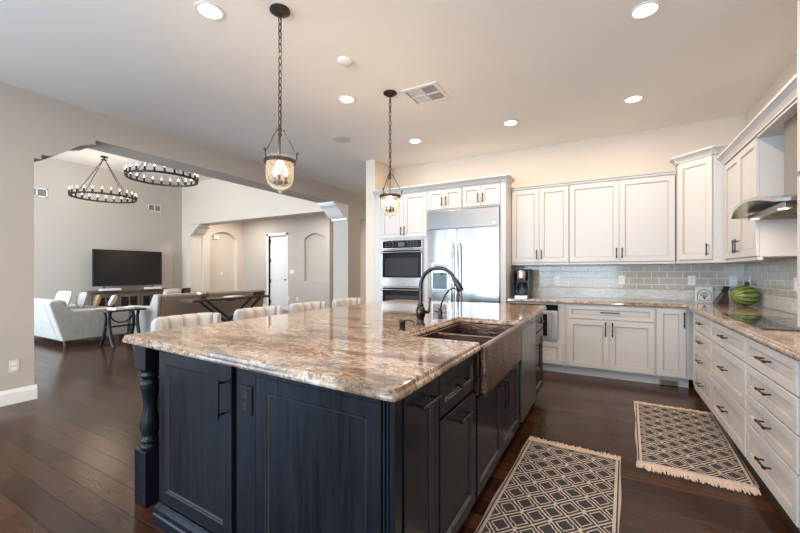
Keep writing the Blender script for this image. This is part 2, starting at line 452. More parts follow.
# hall door
d = empty('door_1', (-10.10, 8.99, 0)); d['kind'] = 'structure'
fm = MB().box(-.09, 0, -.055, .12, 0, 2.56).box(.83, .92, -.055, .12, 0, 2.56).box(-.09, .92, -.055, .12, 2.47, 2.56)
fm.build('door_frame', M['trim'], d, bevel=.006)
lf = MB().box(.004, .826, .03, .07, .01, 2.465)
lf.rects(.10, .73, .95, 2.33, [(0, .031), (.02, .031-.008), (.04, .031), (.06, .026)], back=False)
lf.rects(.10, .73, .15, .83, [(0, .031), (.02, .031-.008), (.04, .031), (.06, .026)], back=False)
lf.build('door_leaf', M['trim'], d)
for z in (.25, .95, 1.65, 2.3): MB().box(.0, .035, .0, .03, z-.06, z+.06).build('hinge', M['black'], d)
MB().lathe([(.028, 0), (.028, -.01), (.012, -.02), (.012, -.04), (.028, -.05), (.024, -.075), (.001, -.08)], (.77, .03, 1.0), 14, axis='y').build('knob', M['black'], d)

# baseboards
def base_prof(h=.14, t=.018): return [(0,0), (t,0), (t,h-.035), (t*.7,h-.02), (t*.5,h-.006), (0,h)]
def skirt_x(name, x, y0, y1, s=1): # on a plane x=const facing s
    return struct(name, MB().prism([(x+s*(a+.001), b) for a, b in base_prof()], y0, y1, 'y'), M['trim'])
sk = MB()
pts = [(XL+.001+a, b) for a, b in base_prof()]
sk.add([(p[0], -.70, p[1]) for p in pts]+[(p[0], 1.499, p[1]) for p in pts], [tuple(range(6)), tuple(range(11, 5, -1))]+[(i, (i+1) % 6, 6+(i+1) % 6, 6+i) for i in range(6)])
sk.box(XLB, XL+.0005, 1.481, 1.499, 0, .12)
struct('baseboard_left', sk, M['trim'])
struct('baseboard_jamb', MB().box(XL+.001, XL+.018, 6.60, 7.07, 0, .14).box(XLB, XL+.018, 6.60, 6.619, 0, .14), M['trim'])
struct('baseboard_television', MB().box(-11.899, -11.88, -.45, 7.04, 0, .14), M['trim'])
struct('baseboard_hall', MB().box(-11.39, -10.2, 8.93, 8.949, 0, .14).box(-9.17, -7.46, 8.93, 8.949, 0, .14), M['trim'])

# backsplash on its walls
bs = MB().box(-1.168, XR-.011, YF-.010, YF-.001, 1.062, 1.40)
struct('backsplash', bs, M['tile_far'], bpy.data.objects['wall_far'])
struct('backsplash', MB().box(XR-.010, XR-.001, 1.6, YF-.011, 1.062, 1.40), M['tile_right'], bpy.data.objects['wall_right'])
struct('mosaic_band', MB().box(-1.168, XR-.011, YF-.010, YF-.001, .916, 1.045), M['mos_far'], bpy.data.objects['wall_far'])
struct('mosaic_band', MB().box(XR-.010, XR-.001, 1.6, YF-.011, .916, 1.045), M['mos_right'], bpy.data.objects['wall_right'])
struct('pencil_liner', MB().box(-1.168, XR-.016, YF-.016, YF-.001, 1.046, 1.061), M['tile_far'], bpy.data.objects['wall_far'], bevel=.004)
struct('pencil_liner', MB().box(XR-.016, XR-.001, 1.6, YF-.017, 1.046, 1.061), M['tile_right'], bpy.data.objects['wall_right'], bevel=.004)

# ---------------------------------------------------------------- cabinet kit (local: x right, -y to the viewer, z up, y=0 carcass front)
def pull(parent, kind, x, z, L=.13, y=-.021, mat=None, off=.032):
    mb = MB(); yb = y-off
    if kind == 'v':
        mb.tube([(x, yb, z-L/2), (x, yb, z+L/2)], .0062, 8)
        for q in (z-L/2+.018, z+L/2-.018): mb.tube([(x, y, q), (x, yb, q)], .005, 6); mb.tube([(x, yb, q-.006), (x, yb, q+.006)], .0085, 8)
    else:
        mb.tube([(x-L/2, yb, z), (x+L/2, yb, z)], .0062, 8)
        for q in (x-L/2+.018, x+L/2-.018): mb.tube([(q, y, z), (q, yb, z)], .005, 6); mb.tube([(q-.006, yb, z), (q+.006, yb, z)], .0085, 8)
    return mb.build('handle', mat or M['black'], parent)
def front(root, name, x0, x1, z0, z1, handle=None, mats=None, frame=.056, t=.02, parent=None, y0=-.001):
    mb = MB()
    f = min(frame, (z1-z0)*.27, (x1-x0)*.27)
    loops = [(0, y0), (0, y0-t+.002), (.002, y0-t), (f, y0-t), (f+.003, y0-t+.004), (f+.007, y0-t+.0045), (f+.010, y0-t+.0095), (f+.013, y0-t+.010)]
    mb.rects(x0, x1, z0, z1, loops, [0, 0, 0, 1, 0, 1, 1], 0)
    o = mb.build(name, mats or [M['white'], M['glaze']], root)
    if handle: pull(o, *handle, y=y0-t)
    return o
def crown_mb(mb, x0, x1, z, h=.08, p=.06, y=-.022, ret_l=0, ret_r=0, mat=0):
    prof = [(y+.0, z), (y-.008, z), (y-.010, z+.012), (y-p*.45, z+h*.45), (y-p*.85, z+h*.72), (y-p, z+h*.78), (y-p, z+h), (y+.02, z+h), (y+.02, z)]
    n = len(prof)
    vs = [(x0-(ret_l and (y-q[0])), q[0], q[1]) for q in prof]+[(x1+(ret_r and (y-q[0])), q[0], q[1]) for q in prof]
    mb.add(vs, [tuple(range(n)), tuple(range(2*n-1, n-1, -1))]+[(i, (i+1) % n, n+(i+1) % n, n+i) for i in range(n)], mat)
    for side, L in ((-1, ret_l), (1, ret_r)):
        if not L: continue
        X = x0 if side < 0 else x1
        a = [(X+side*(y-q[0]), q[0], q[1]) for q in prof[:7]]
        b = [(X+side*(y-q[0]), y+L, q[1]) for q in prof[:7]]
        a.append((X-side*.02, y-.0+.02, z+h)); b.append((X-side*.02, y+L, z+h))
        mb.add(a+b, [(i, i+1, 8+i+1, 8+i) for i in range(7)]+[tuple(range(8, 16))], mat)
    return mb
def base_cab(label, loc, rz, w, depth, fronts, mats, toe=True, z1=.872, body=None, group='base cabinets', name='base_cabinet'):
    r = thing(name, label, 'cabinet', loc, rz, group)
    b = MB()
    if body: body(b)
    else: b.box(.0005, w-.0005, 0, depth, .10, z1)
    b.build('body', mats[0], r)
    if toe: MB().box(.0005, w-.0005, .06, depth, 0, .099).build('toe_kick', mats[0], r)
    for f in fronts: front(r, f[0], *f[1:5], handle=f[5] if len(f) > 5 else None, mats=mats)
    return r
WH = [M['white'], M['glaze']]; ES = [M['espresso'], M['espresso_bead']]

# ---- far wall base run, carcass front Y=5.03
FY = 5.03
def mw_body(b):
    b.box(.0005, .035, 0, .58, .10, .872).box(.625, .7045, 0, .58, .10, .872).box(.035, .625, 0, .58, .10, .40).box(.035, .625, 0, .58, .852, .872).box(.035, .625, .5, .58, .40, .852)
r = base_cab('white base cabinet holding the built-in microwave, with a drawer below it', (-1.167, FY, 0), 0, .705, .58,
    [('drawer', .03, .675, .115, .385, ('h', .35, .30))], WH, body=mw_body, group='white base cabinets')
mw = thing('microwave', 'stainless built-in microwave in the white cabinet beside the fridge', 'microwave', (-1.167, FY, 0))
MB().box(.038, .622, -.012, .46, .405, .848).build('body', M['steel_soft'], mw)
md = MB().box(.038, .622, -.032, -.013, .405, .775).build('door', M['steel_soft'], mw, bevel=.004)
MB().box(.09, .50, -.035, -.0325, .46, .735).build('glass', M['blackglass'], md)
MB().tube([(.565, -.07, .44), (.565, -.07, .76)], .011, 10).tube([(.565, -.032, .47), (.565, -.07, .47)], .007, 8).tube([(.565, -.032, .73), (.565, -.07, .73)], .007, 8).build('handle', M['steel_soft'], md)
MB().box(.038, .622, -.032, -.013, .780, .848).build('control_panel', M['blackglass'], mw)
base_cab('white base cabinet with one wide drawer over two doors under the far counter', (-.460, FY, 0), 0, .925, .58,
    [('drawer', .03, .91, .70, .855, ('h', .48, .785, .20)), ('door', .03, .468, .115, .685, ('v', .435, .59, .17)), ('door', .472, .91, .115, .685, ('v', .505, .59, .17))], WH, group='white base cabinets')
def corner_body(b): b.box(.0005, .30, 0, .58, .10, .872).box(.30, .86, .02, .58, .10, .872)
base_cab('narrow white corner base cabinet with a single full-height door', (.467, FY, 0), 0, .30, .58,
    [('door', .006, .268, .115, .862, ('v', .248, .745, .17))], WH, body=corner_body, group='white base cabinets')
# ---- right wall base run, carcass front X=.77, local x -> -Y
def stack(x0, x1, zs, hl=.13):
    return [('drawer', x0, x1, a, b, ('h', (x0+x1)/2, (a+b)/2+.01, hl)) for a, b in zs]
Z4 = [(.70, .86), (.525, .69), (.345, .515), (.105, .335)]
Z3 = [(.70, .86), (.405, .69), (.105, .395)]
base_cab('white drawer cabinet with four drawers next to the inside corner', (.77, 4.86, 0), -PI/2, .875, .58, stack(.20, .865, Z4, .14), WH, group='white base cabinets')
base_cab('white drawer cabinet with three drawers under the black cooktop', (.77, 3.984, 0), -PI/2, .90, .58, stack(.012, .888, Z3, .14), WH, group='white base cabinets')
base_cab('white drawer cabinet with four wide drawers at the right edge, nearest the viewer', (.77, 3.083, 0), -PI/2, .735, .58, stack(.012, .723, Z4, .14), WH, group='white base cabinets')
base_cab('white drawer cabinet cut off by the right edge of the view', (.77, 2.347, 0), -PI/2, .74, .58, stack(.012, .728, Z4, .14), WH, group='white base cabinets')

# ---- worktops with shaped edge
def offset_poly(poly, d):
    n = len(poly); out = []
    for i in range(n):
        p0, p1, p2 = Vector(poly[i-1]), Vector(poly[i]), Vector(poly[(i+1) % n])
        e1 = (p1-p0).normalized(); e2 = (p2-p1).normalized()
        n1 = Vector((-e1.y, e1.x)); n2 = Vector((-e2.y, e2.x))
        k = 1+n1.dot(n2)
        out.append(p1+(n1+n2)*(d/k))
    return out
def worktop(poly, z0=.874, z1=.914):
    mb = MB(); n = len(poly); loops = []
    for ins, z in [(.010, z0), (.002, z0+.004), (0, z0+.012), (.002, z0+.020), (.007, z0+.0235), (.0085, z0+.025), (.009, z1-.008), (.0115, z1-.002), (.016, z1)]:
        loops.append([(p.x, p.y, z) for p in offset_poly(poly, ins)])
    vs = [q for L in loops for q in L]
    for i in range(len(loops)-1):
        mb.add(vs[i*n:(i+2)*n], [(k, (k+1) % n, n+(k+1) % n, n+k) for k in range(n)])
    mb.add(loops[0], [tuple(range(n))[::-1]]); mb.add(loops[-1], [tuple(range(n))])
    return mb
def round_corner(p, a, b, r=.03, n=4):
    p, a, b = Vector(p), Vector(a), Vector(b)
    s = p+(a-p).normalized()*r; e = p+(b-p).normalized()*r
    return [tuple((1-t)**2*s+2*t*(1-t)*p+t*t*e) for t in [i/n for i in range(n+1)]]
poly = [(-1.168, 4.985), (.725, 4.985), (.725, 1.60), (XR-.012, 1.60), (XR-.012, YF-.012), (-1.168, YF-.012)]
tag(worktop(poly).build('perimeter_worktop', M['granite']), 'L-shaped speckled granite worktop along the far and right walls', 'worktop')
A, B_, C_, D_ = (-2.36, 1.055), (-.545, .955), (-.555, 4.16), (-2.37, 4.16)
poly = round_corner(A, D_, B_)+round_corner(B_, A, C_)+[(-.549, 1.83), (-1.0, 1.83), (-1.0, 2.745), (-.552, 2.745)]+round_corner(C_, B_, D_)+round_corner(D_, C_, A)
tag(worktop(poly).build('island_worktop', M['granite']), 'large polished brown granite worktop on the dark island', 'worktop')

# ---- island, aisle side: carcass front X=-.60, local x -> +Y
IX = -.60; R90 = PI/2
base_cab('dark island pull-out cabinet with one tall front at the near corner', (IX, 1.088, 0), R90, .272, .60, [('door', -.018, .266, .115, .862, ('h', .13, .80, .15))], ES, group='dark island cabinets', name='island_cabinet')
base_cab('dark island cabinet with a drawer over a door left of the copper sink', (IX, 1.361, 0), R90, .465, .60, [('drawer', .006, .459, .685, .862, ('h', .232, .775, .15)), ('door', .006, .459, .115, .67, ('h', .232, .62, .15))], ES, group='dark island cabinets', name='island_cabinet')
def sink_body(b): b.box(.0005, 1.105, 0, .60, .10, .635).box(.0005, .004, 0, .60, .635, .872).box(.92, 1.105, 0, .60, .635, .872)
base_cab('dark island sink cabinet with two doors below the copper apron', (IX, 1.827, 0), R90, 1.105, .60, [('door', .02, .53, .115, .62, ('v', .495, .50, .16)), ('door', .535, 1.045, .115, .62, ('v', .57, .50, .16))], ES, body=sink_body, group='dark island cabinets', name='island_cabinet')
dw = thing('dishwasher', 'stainless dishwasher set into the island beside the sink', 'dishwasher', (IX, 2.937, 0), R90)
MB().box(.003, .607, 0, .58, .10, .870).build('tub', M['rubber'], dw)
MB().box(.004, .606, -.03, -.001, .115, .815).build('door', M['steel_dark'], dw, bevel=.004)
MB().box(.004, .606, -.028, -.001, .818, .868).build('control_panel', M['blackglass'], dw)
MB().box(.003, .607, .06, .58, 0, .099).build('toe_kick', M['rubber'], dw)
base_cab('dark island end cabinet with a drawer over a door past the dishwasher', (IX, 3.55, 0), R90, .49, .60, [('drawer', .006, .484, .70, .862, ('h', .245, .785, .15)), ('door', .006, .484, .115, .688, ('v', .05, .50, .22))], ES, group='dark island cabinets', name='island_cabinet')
# island front (end facing the viewer), slightly turned to follow the worktop edge
RZ = -math.atan2(.05, 1.42)
r = thing('island_cabinet', 'dark island end cabinet facing the viewer, door with black pull and wide panel', 'cabinet', (-2.0, 1.088, 0), RZ, 'dark island cabinets')
MB().box(0, .600, 0, .55, .0, .872).build('body', M['espresso'], r)
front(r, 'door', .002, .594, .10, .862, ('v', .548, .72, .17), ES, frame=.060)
MB().prism([(-.022, 0), (-.050, 0), (-.050, .045), (-.044, .052), (-.044, .075), (-.030, .088), (-.022, .095)], -.001, .600, 'x').build('skirting', M['espresso'], r)
MB().box(.630, 1.418, .0, .02, 0, .872).box(.6005, .6295, .012, .02, 0, .872).build('backing', M['espresso'], r)
MB().box(.631, .7515, -.021, -.0005, .10, .868).box(.752, 1.364, -.021, -.0005, .842, .868).build('face_board', M['espresso'], r)
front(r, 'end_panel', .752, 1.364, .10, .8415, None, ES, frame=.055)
MB().box(1.370, 1.377, -.018, 0, .10, .862).box(1.384, 1.391, -.018, 0, .10, .862).box(1.398, 1.418, -.021, 0, 0, .868).build('fluted_stile', M['espresso'], r)
MB().prism([(-.022, 0), (-.050, 0), (-.050, .045), (-.044, .052), (-.044, .075), (-.030, .088), (-.022, .095)], .631, 1.397, 'x').build('skirting', M['espresso'], r)
# black outlet on the panel
r2 = thing('outlet', 'black double outlet on the dark island panel', 'outlet', (-2.0, 1.088, 0), RZ)
MB().box(.658, .733, -.027, -.0215, .675, .795).build('plate', M['outletblack'], r2, bevel=.003)
for z in (.711, .759): MB().box(.679, .712, -.029, -.0272, z-.018, z+.018).build('socket', M['black'], r2)
# seating-side body
r = thing('island_cabinet', 'dark island body under the breakfast overhang behind the stools', 'cabinet', (-2.0, 1.68, 0), 0, 'dark island cabinets')
MB().box(0, .795, 0, 2.36, 0, .872).build('body', M['espresso'], r)
# turned posts
def post(x, y, label):
    r = thing('island_post', label, 'post', (x, y, 0), 0, 'turned island posts')
    MB().box(-.055, .055, -.055, .055, 0, .30).build('plinth_block', M['espresso'], r, bevel=.004)
    MB().box(-.055, .055, -.055, .055, .735, .872).build('top_block', M['espresso'], r, bevel=.004)
    pf = [(.048, .301), (.052, .312), (.045, .322), (.040, .328), (.050, .340), (.050, .350), (.038, .360), (.040, .375), (.050, .41), (.046, .45), (.036, .50), (.033, .535), (.036, .57), (.046, .62), (.052, .655), (.046, .675), (.036, .682), (.050, .694), (.052, .702), (.044, .712), (.046, .722), (.052, .734)]
    MB().lathe(pf, (0,0,0), 20).build('turned_shaft', M['espresso'], r)
post(-2.21, 1.135, 'dark turned island post under the near left worktop corner')

# ---- copper apron sink
r = thing('apron_sink', 'hammered copper double-bowl apron sink set in the island', 'sink', (0, 0, 0))
sx0, sx1, sy0, sy1 = -.995, -.53, 1.836, 2.739
MB().box(sx1-.04, sx1, sy0, sy1, .64, .894).build('apron', M['copper'], r, bevel=.014, seg=3)
bw = MB().box(sx0, sx0+.012, sy0, sy1, .66, .874).box(sx0, sx1-.04, sy0, sy0+.012, .66, .874).box(sx0, sx1-.04, sy1-.012, sy1, .66, .874).box(sx0, sx1-.04, 2.275, 2.30, .66, .862).box(sx0, sx1-.04, sy0, sy1, .638, .66)
bw.build('basins', M['copper'], r, bevel=.004)
for y in (2.06, 2.51): MB().lathe([(.001, .662), (.045, .662), (.045, .666), (.03, .664), (.001, .664)], (-.78, y, 0), 18).build('drain', M['black'], r)
# faucets
def arc_pts(x0, y, z0, R, zt, a1, n=14):
    # up from x0, semicircle radius R towards +X, ending at angle a1 past the top
    pts = [(x0, y, z0)]
    pts.append((x0, y, zt-R))
    for i in range(1, n+1):
        a = PI-(PI+a1)*i/n if False else PI-(PI*.5+a1)*i/n
        pts.append((x0+R+R*math.cos(a), y, zt-R+R*math.sin(a)))
    return pts
f = thing('kitchen_faucet', 'tall dark gooseneck faucet behind the copper sink', 'faucet', (-1.08, 2.22, .915))
MB().lathe([(.030, 0), (.030, .008), (.022, .014), (.024, .05), (.031, .06), (.031, .105), (.024, .118), (.018, .125), (.022, .13), (.018, .14)], (0,0,0), 18).build('body', M['black'], f)
gp = arc_pts(0, 0, .138, .125, .375, PI*.36)
MB().tube(gp, .0125, 12).build('gooseneck', M['black'], f)
e = Vector(gp[-1]); dirv = (Vector(gp[-1])-Vector(gp[-2])).normalized()
MB().tube([e-dirv*.005, e+dirv*.02, e+dirv*.075, e+dirv*.085], [.014, .018, .020, .016], 14).build('spray_head', M['black'], f)
MB().tube([(.028, .015, .085), (.048, .03, .085)], .012, 10).tube([(.048, .03, .085), (.050, .032, .13), (.052, .034, .18)], [.009, .006, .008], 8).build('lever', M['black'], f)
f = thing('filter_faucet', 'small thin dark gooseneck water tap past the main faucet', 'faucet', (-1.10, 2.60, .915))
MB().lathe([(.020, 0), (.020, .006), (.014, .01), (.017, .04), (.012, .075), (.008, .08)], (0,0,0), 14).build('body', M['black'], f)
gp = [(0,0,.078), (.012,0,.12), (.045,0,.185), (.08,0,.222), (.115,0,.228), (.142,0,.205), (.150,0,.175)]
MB().tube(gp, .0065, 8).build('spout', M['black'], f)
MB().tube([(-.012, 0, .045), (-.045, -.01, .055)], [.006, .004], 8).build('lever', M['black'], f)
f = thing('soap_dispenser', 'short dark soap pump beside the main faucet', 'soap dispenser', (-1.08, 1.97, .915))
MB().lathe([(.018, 0), (.018, .045), (.021, .05), (.021, .058), (.014, .062)], (0,0,0), 14).build('body', M['black'], f)
MB().tube([(0,0,.055), (.04,0,.062), (.075,0,.055), (.082,0,.044)], .0055, 8).build('spout', M['black'], f)

# ---- oven tower, fridge, over-fridge cabinets (door fronts at Y 4.98)
TY = 5.0
r = thing('oven_cabinet', 'tall white cabinet around the wall ovens beside the wing wall', 'cabinet', (-3.238, TY, 0), 0)
MB().box(0, .136, 0, .60, .10, 2.46).box(.852, .924, 0, .60, .10, 2.46).box(.136, .852, 0, .60, .10, .43).box(.136, .852, 0, .60, 1.755, 2.46).box(.136, .852, .57, .60, .43, 1.755).build('body', M['white'], r)
MB().box(0, .924, .06, .60, 0, .099).build('toe_kick', M['white'], r)
front(r, 'door', .128, .522, 1.785, 2.435, ('v', .494, 1.88), WH)
front(r, 'door', .526, .914, 1.785, 2.435, ('v', .554, 1.88), WH)
front(r, 'drawer', .13, .90, .115, .415, ('h', .52, .30), WH)
crown_mb(MB(), .0, .924, 2.462, .075, .06, -.022).build('crown', M['white'], r)
ov = thing('wall_oven', 'stainless double wall oven in the tall white cabinet', 'oven', (-3.238, TY, 0))
MB().box(.140, .848, .0, .56, .434, 1.752).build('body', M['steel_dark'], ov)
cp = MB().box(.140, .848, -.026, -.001, 1.612, 1.752).build('control_panel', M['steel'], ov, bevel=.003)
MB().box(.160, .828, -.029, -.0265, 1.628, 1.738).build('black_fascia', M['blackglass'], cp)
MB().box(.44, .545, -.031, -.0295, 1.650, 1.715).build('display', M['display'], cp)
kb = MB()
for i in range(4):
    for j in range(3):
        kb.lathe([(.005, 0), (.005, -.002)], (.60+.05*i+.015*(j % 2), -.0295, 1.655+.028*j), 8, axis='y')
        if i < 3: kb.lathe([(.005, 0), (.005, -.002)], (.22+.06*i+.015*(j % 2), -.0295, 1.655+.028*j), 8, axis='y')
kb.build('buttons', M['steel'], cp)
for (a, b) in ((1.045, 1.605), (.45, 1.035)):
    dr = MB().box(.142, .846, -.030, -.001, a, b).build('oven_door', M['steel'], ov, bevel=.004)
    MB().box(.160, .828, -.033, -.0305, a+.13, b-.012).build('glass', M['blackglass'], dr)
    MB().box(.21, .778, -.0345, -.0332, a+.16, b-.13).build('window', M['ovenglass'], dr)
    MB().tube([(.152, -.075, b-.045), (.836, -.075, b-.045)], .013, 10).tube([(.185, -.03, b-.045), (.185, -.075, b-.045)], .009, 8).tube([(.80, -.03, b-.045), (.80, -.075, b-.045)], .009, 8).build('handle', M['steel'], dr)

fr = thing('refrigerator', 'wide built-in stainless side-by-side refrigerator', 'refrigerator', (-2.312, 4.98, 0))
FW = 1.066
MB().box(.002, FW-.002, .03, .61, .02, 2.14).build('body', M['steel_dark'], fr)
MB().box(.012, FW-.012, -.012, .029, 1.875, 2.135).build('top_grille', M['steel_dark'], fr, bevel=.004)
MB().box(.012, FW-.012, .06, .1, .0, .10).build('kick_plate', M['rubber'], fr)
def fdoor(x0, x1):
    mb = MB(); n = 10; vs = []
    for i in range(n+1):
        t = i/n; x = x0+(x1-x0)*t; y = -.030-.012*(1-(2*t-1)**2)
        vs += [(x, y, .11), (x, y, 1.862)]
    fs = [(2*i, 2*i+2, 2*i+3, 2*i+1) for i in range(n)]
    mb.add(vs, fs, 0, True)
    mb.add([vs[2*i] for i in range(n+1)]+[(x1, .028, .11), (x0, .028, .11)], [tuple(range(n+3))])
    mb.add([vs[2*i+1] for i in range(n+1)]+[(x1, .028, 1.862), (x0, .028, 1.862)], [tuple(range(n+3))])
    mb.add([vs[0], vs[1], (x0, .028, 1.862), (x0, .028, .11)], [(0,1,2,3)])
    mb.add([vs[-2], vs[-1], (x1, .028, 1.862), (x1, .028, .11)], [(0,1,2,3)])
    mb.add([(x0, .028, .11), (x1, .028, .11), (x1, .028, 1.862), (x0, .028, 1.862)], [(0,1,2,3)])
    return mb.build('door', M['steel'], fr)
XS = .462
d1 = fdoor(.014, XS-.004); d2 = fdoor(XS+.004, FW-.014)
for dd, x in ((d1, XS-.045), (d2, XS+.045)):
    MB().tube([(x, -.035, 1.66), (x, -.085, 1.63), (x, -.095, 1.2), (x, -.085, .62), (x, -.035, .59)], .013, 10).build('handle', M['steel'], dd)
dp = MB().box(.085, .345, -.048, -.030, .96, 1.40).build('dispenser', M['steel'], d1, bevel=.006)
MB().box(.105, .325, -.0495, -.0482, 1.02, 1.25).build('recess', M['ovenglass'], dp)
MB().box(.105, .325, -.052, -.0485, 1.28, 1.38).build('controls', M['steel_dark'], dp)
MB().box(.10, .33, -.075, -.0485, .985, 1.005).build('drip_tray', M['steel_dark'], dp)
MB().lathe([(.012, 0), (.012, -.03)], (.25, -.062, 1.25), 10).build('nozzle', M['black'], dp)
MB().box(.95, 1.0, -.0145, -.0122, 1.915, 1.94).build('badge', M['steel'], fr)
for (x, w, lab) in ((-2.312, .530, 'short two-door white cabinet over the left half of the fridge'), (-1.781, .536, 'short two-door white cabinet over the right half of the fridge')):
    r = thing('overhead_cabinet', lab, 'cabinet', (x, TY, 0), 0, 'cabinets over the refrigerator')
    MB().box(.0005, w-.0005, 0, .60, 2.145, 2.46).build('body', M['white'], r)
    h = w/2
    front(r, 'door', .008, h-.002, 2.165, 2.44, ('v', h-.032, 2.27, .13), WH, frame=.05)
    front(r, 'door', h+.002, w-.008, 2.165, 2.44, ('v', h+.032, 2.27, .13), WH, frame=.05)
    crown_mb(MB(), 0, w-.0005, 2.462, .075, .06, -.022).build('crown', M['white'], r)
r = thing('fridge_end_panel', 'tall white side panel between the fridge and the coffee maker', 'panel', (-1.244, 4.98, 0))
MB().box(0, .066, 0, .625, 0, 2.46).build('board', M['white'], r)
crown_mb(MB(), 0.001, .066, 2.462, .075, .06, .0, 0, .30).build('crown', M['white'], r)

# ---- wall cabinets, far wall (door fronts Y 5.29)
UY = 5.31
def upper(label, loc, rz, w, depth, z0, z1, ndoors, hz=None, crown=(.035, .025), side=0, name='wall_cabinet', hoff=.03):
    r = thing(name, label, 'cabinet', loc, rz, 'white wall cabinets')
    MB().box(.0005, w-.0005, 0, depth, z0, z1).build('body', M['white'], r)
    MB().box(.0005, w-.0005, -.012, .02, z0-.028, z0-.001).build('light_rail', M['white'], r, bevel=.003)
    h = w/2
    front(r, 'door', .006, h-.002, z0+.006, z1-.012, ('v', h-hoff, z0+.11, .125), WH)
    front(r, 'door', h+.002, w-.006, z0+.006, z1-.012, ('v', h+hoff, z0+.11, .125), WH)
    crown_mb(MB(), .0, w, z1+.001, crown[0], crown[1], -.022).build('crown', M['white'], r)
    return r
upper('white two-door wall cabinet above the coffee maker', (-1.175, UY, 0), 0, .734, .298, 1.385, 2.39, 2)
upper('wide white two-door wall cabinet beside the corner cabinet', (-.440, UY, 0), 0, 1.118, .298, 1.385, 2.39, 2)
# diagonal corner cabinet
r = thing('corner_cabinet', 'taller white angled corner wall cabinet with one door', 'cabinet', (0, 0, 0), 0)
cx = [(.685, 5.185), (.955, 4.915), (1.349, 4.915), (1.349, 5.608), (.685, 5.608)]
MB().prism(cx, 1.385, 2.47, 'z').build('body', M['white'], r)
MB().prism([(.68, 5.18), (.953, 4.907), (1.349, 4.907), (1.349, 4.93), (.965, 4.93), (.70, 5.195), (.70, 5.30), (.68, 5.30)], 1.357, 1.384, 'z').build('light_rail', M['white'], r, bevel=.003)
L = math.hypot(.27, .27)
Mx = Matrix.Translation((.685, 5.185, 0)) @ Matrix.Rotation(-PI/4, 4, 'Z')
def bake(o, Mx): o.data.transform(Mx)
dr = front(r, 'door', .014, L-.014, 1.395, 2.455, ('v', L-.045, 1.495, .125), WH)
bake(dr, Mx)
for ch in dr.children: bake(ch, Mx)
cm = crown_mb(MB(), -.025, L+.025, 2.471, .075, .06, -.002).xf(Mx)
k0 = len(cm.v); crown_mb(cm, -.025, .13, 2.471, .075, .06, -.002).xf(Matrix.Translation((.955, 4.915, 0)), k0)
k0 = len(cm.v); crown_mb(cm, -.12, .025, 2.471, .075, .06, -.002).xf(Matrix.Translation((.685, 5.185, 0)) @ Matrix.Rotation(-PI/2, 4, 'Z'), k0)
cm.build('crown', M['white'], r)
# right wall cabinet
rc = upper('white two-door wall cabinet left of the range hood', (1.05, 4.905, 0), -PI/2, .935, .298, 1.385, 2.345, 2, crown=(.085, .06), hoff=.035)
r = thing('hood_valance', 'white crown valance bridging above the range hood chimney', 'valance', (1.05, 3.968, 0), -PI/2)
MB().box(.0, .915, -.02, .298, 2.325, 2.345).build('board', M['white'], r)
crown_mb(MB(), 0, .915, 2.346, .085, .06, -.022).build('crown', M['white'], r)
# tall cabinet at right edge
r = thing('counter_cabinet', 'white floor-to-ceiling style cabinet standing on the worktop at the right edge', 'cabinet', (.985, 3.045, .915), -PI/2)
MB().box(0, .80, 0, .348, .0, 2.06).build('body', M['white'], r)
front(r, 'door', .012, .395, .03, .905, ('v', .36, .2), WH)
front(r, 'door', .400, .79, .03, .905, ('v', .435, .2), WH)
front(r, 'door', .012, .395, .93, 2.03, ('v', .36, 1.05), WH)
front(r, 'door', .400, .79, .93, 2.03, ('v', .435, 1.05), WH)
crown_mb(MB(), 0, .80, 2.035, .095, .075, -.023, .30, 0).build('crown', M['white'], r)

# ---- range hood
r = thing('range_hood', 'stainless range hood with arched canopy over the cooktop', 'hood', (0, 0, 0))
y0h, y1h, ym = 3.075, 3.945, 3.51
hb = MB(); n = 16; top = []; bot = []
for i in range(n+1):
    t = i/n; y = y1h+(y0h-y1h)*t; k = 1-(2*t-1)**2
    for x, dz in ((.87-.03*k, 0), (1.346, 0)):
        top.append((x, y, 1.712+.060*k)); bot.append((x, y, 1.690+.060*k))
fs = []
for i in range(n):
    a = 2*i; fs += [(a, a+2, a+3, a+1)]
hb.add(top, fs, 0, True); hb.add(bot, fs, 0, True)
N2 = len(top)
hb.add(top+bot, [(2*i, 2*i+2, N2+2*i+2, N2+2*i) for i in range(n)]+[(2*i+1, 2*i+3, N2+2*i+3, N2+2*i+1) for i in range(n)]+[(0, 1, N2+1, N2), (2*n, 2*n+1, N2+2*n+1, N2+2*n)])
hb.build('canopy', M['steel'], r, weld=True)
MB().box(.95, 1.33, 3.16, 3.86, 1.665, 1.70).build('underside_tray', M['steel_dark'], r, bevel=.004)
ft = MB()
for yy in (3.18, 3.525):
    for i in range(14): ft.box(.99+i*.022, 1.0+i*.022, yy, yy+.315, 1.658, 1.6648)
ft.build('baffle_filters', M['brass'], r)
for yy in (3.25, 3.77): MB().lathe([(.025, 1.6645), (.025, 1.660)], (.968, yy, 0), 14).build('lamp', M['hoodlamp'], r)
MB().box(1.10, 1.346, 3.37, 3.67, 1.772, 2.324).build('chimney', M['steel_dark'], r)
hl_ = area('hood_light', (.968, 3.51, 1.655), (0, 0, 0), .05, .5, 3, WARM)

# ---- cooktop
r = thing('cooktop', 'black glass electric cooktop let into the right worktop', 'cooktop', (0, 0, .9145))
MB().box(.815, 1.295, 3.06, 3.955, 0, .006).build('glass', M['blackglass'], r, bevel=.002)
bz = MB()
for (x, y, rad) in ((.93, 3.27, .075), (.93, 3.74, .095), (1.17, 3.27, .095), (1.17, 3.74, .075), (1.05, 3.51, .11)):
    bz.lathe([(rad-.003, .0062), (rad-.003, .0066), (rad, .0066), (rad, .0062)], (x, y, 0), 32, smooth=False, caps=False)
bz.build('burner_rings', M['steel_dark'], r)

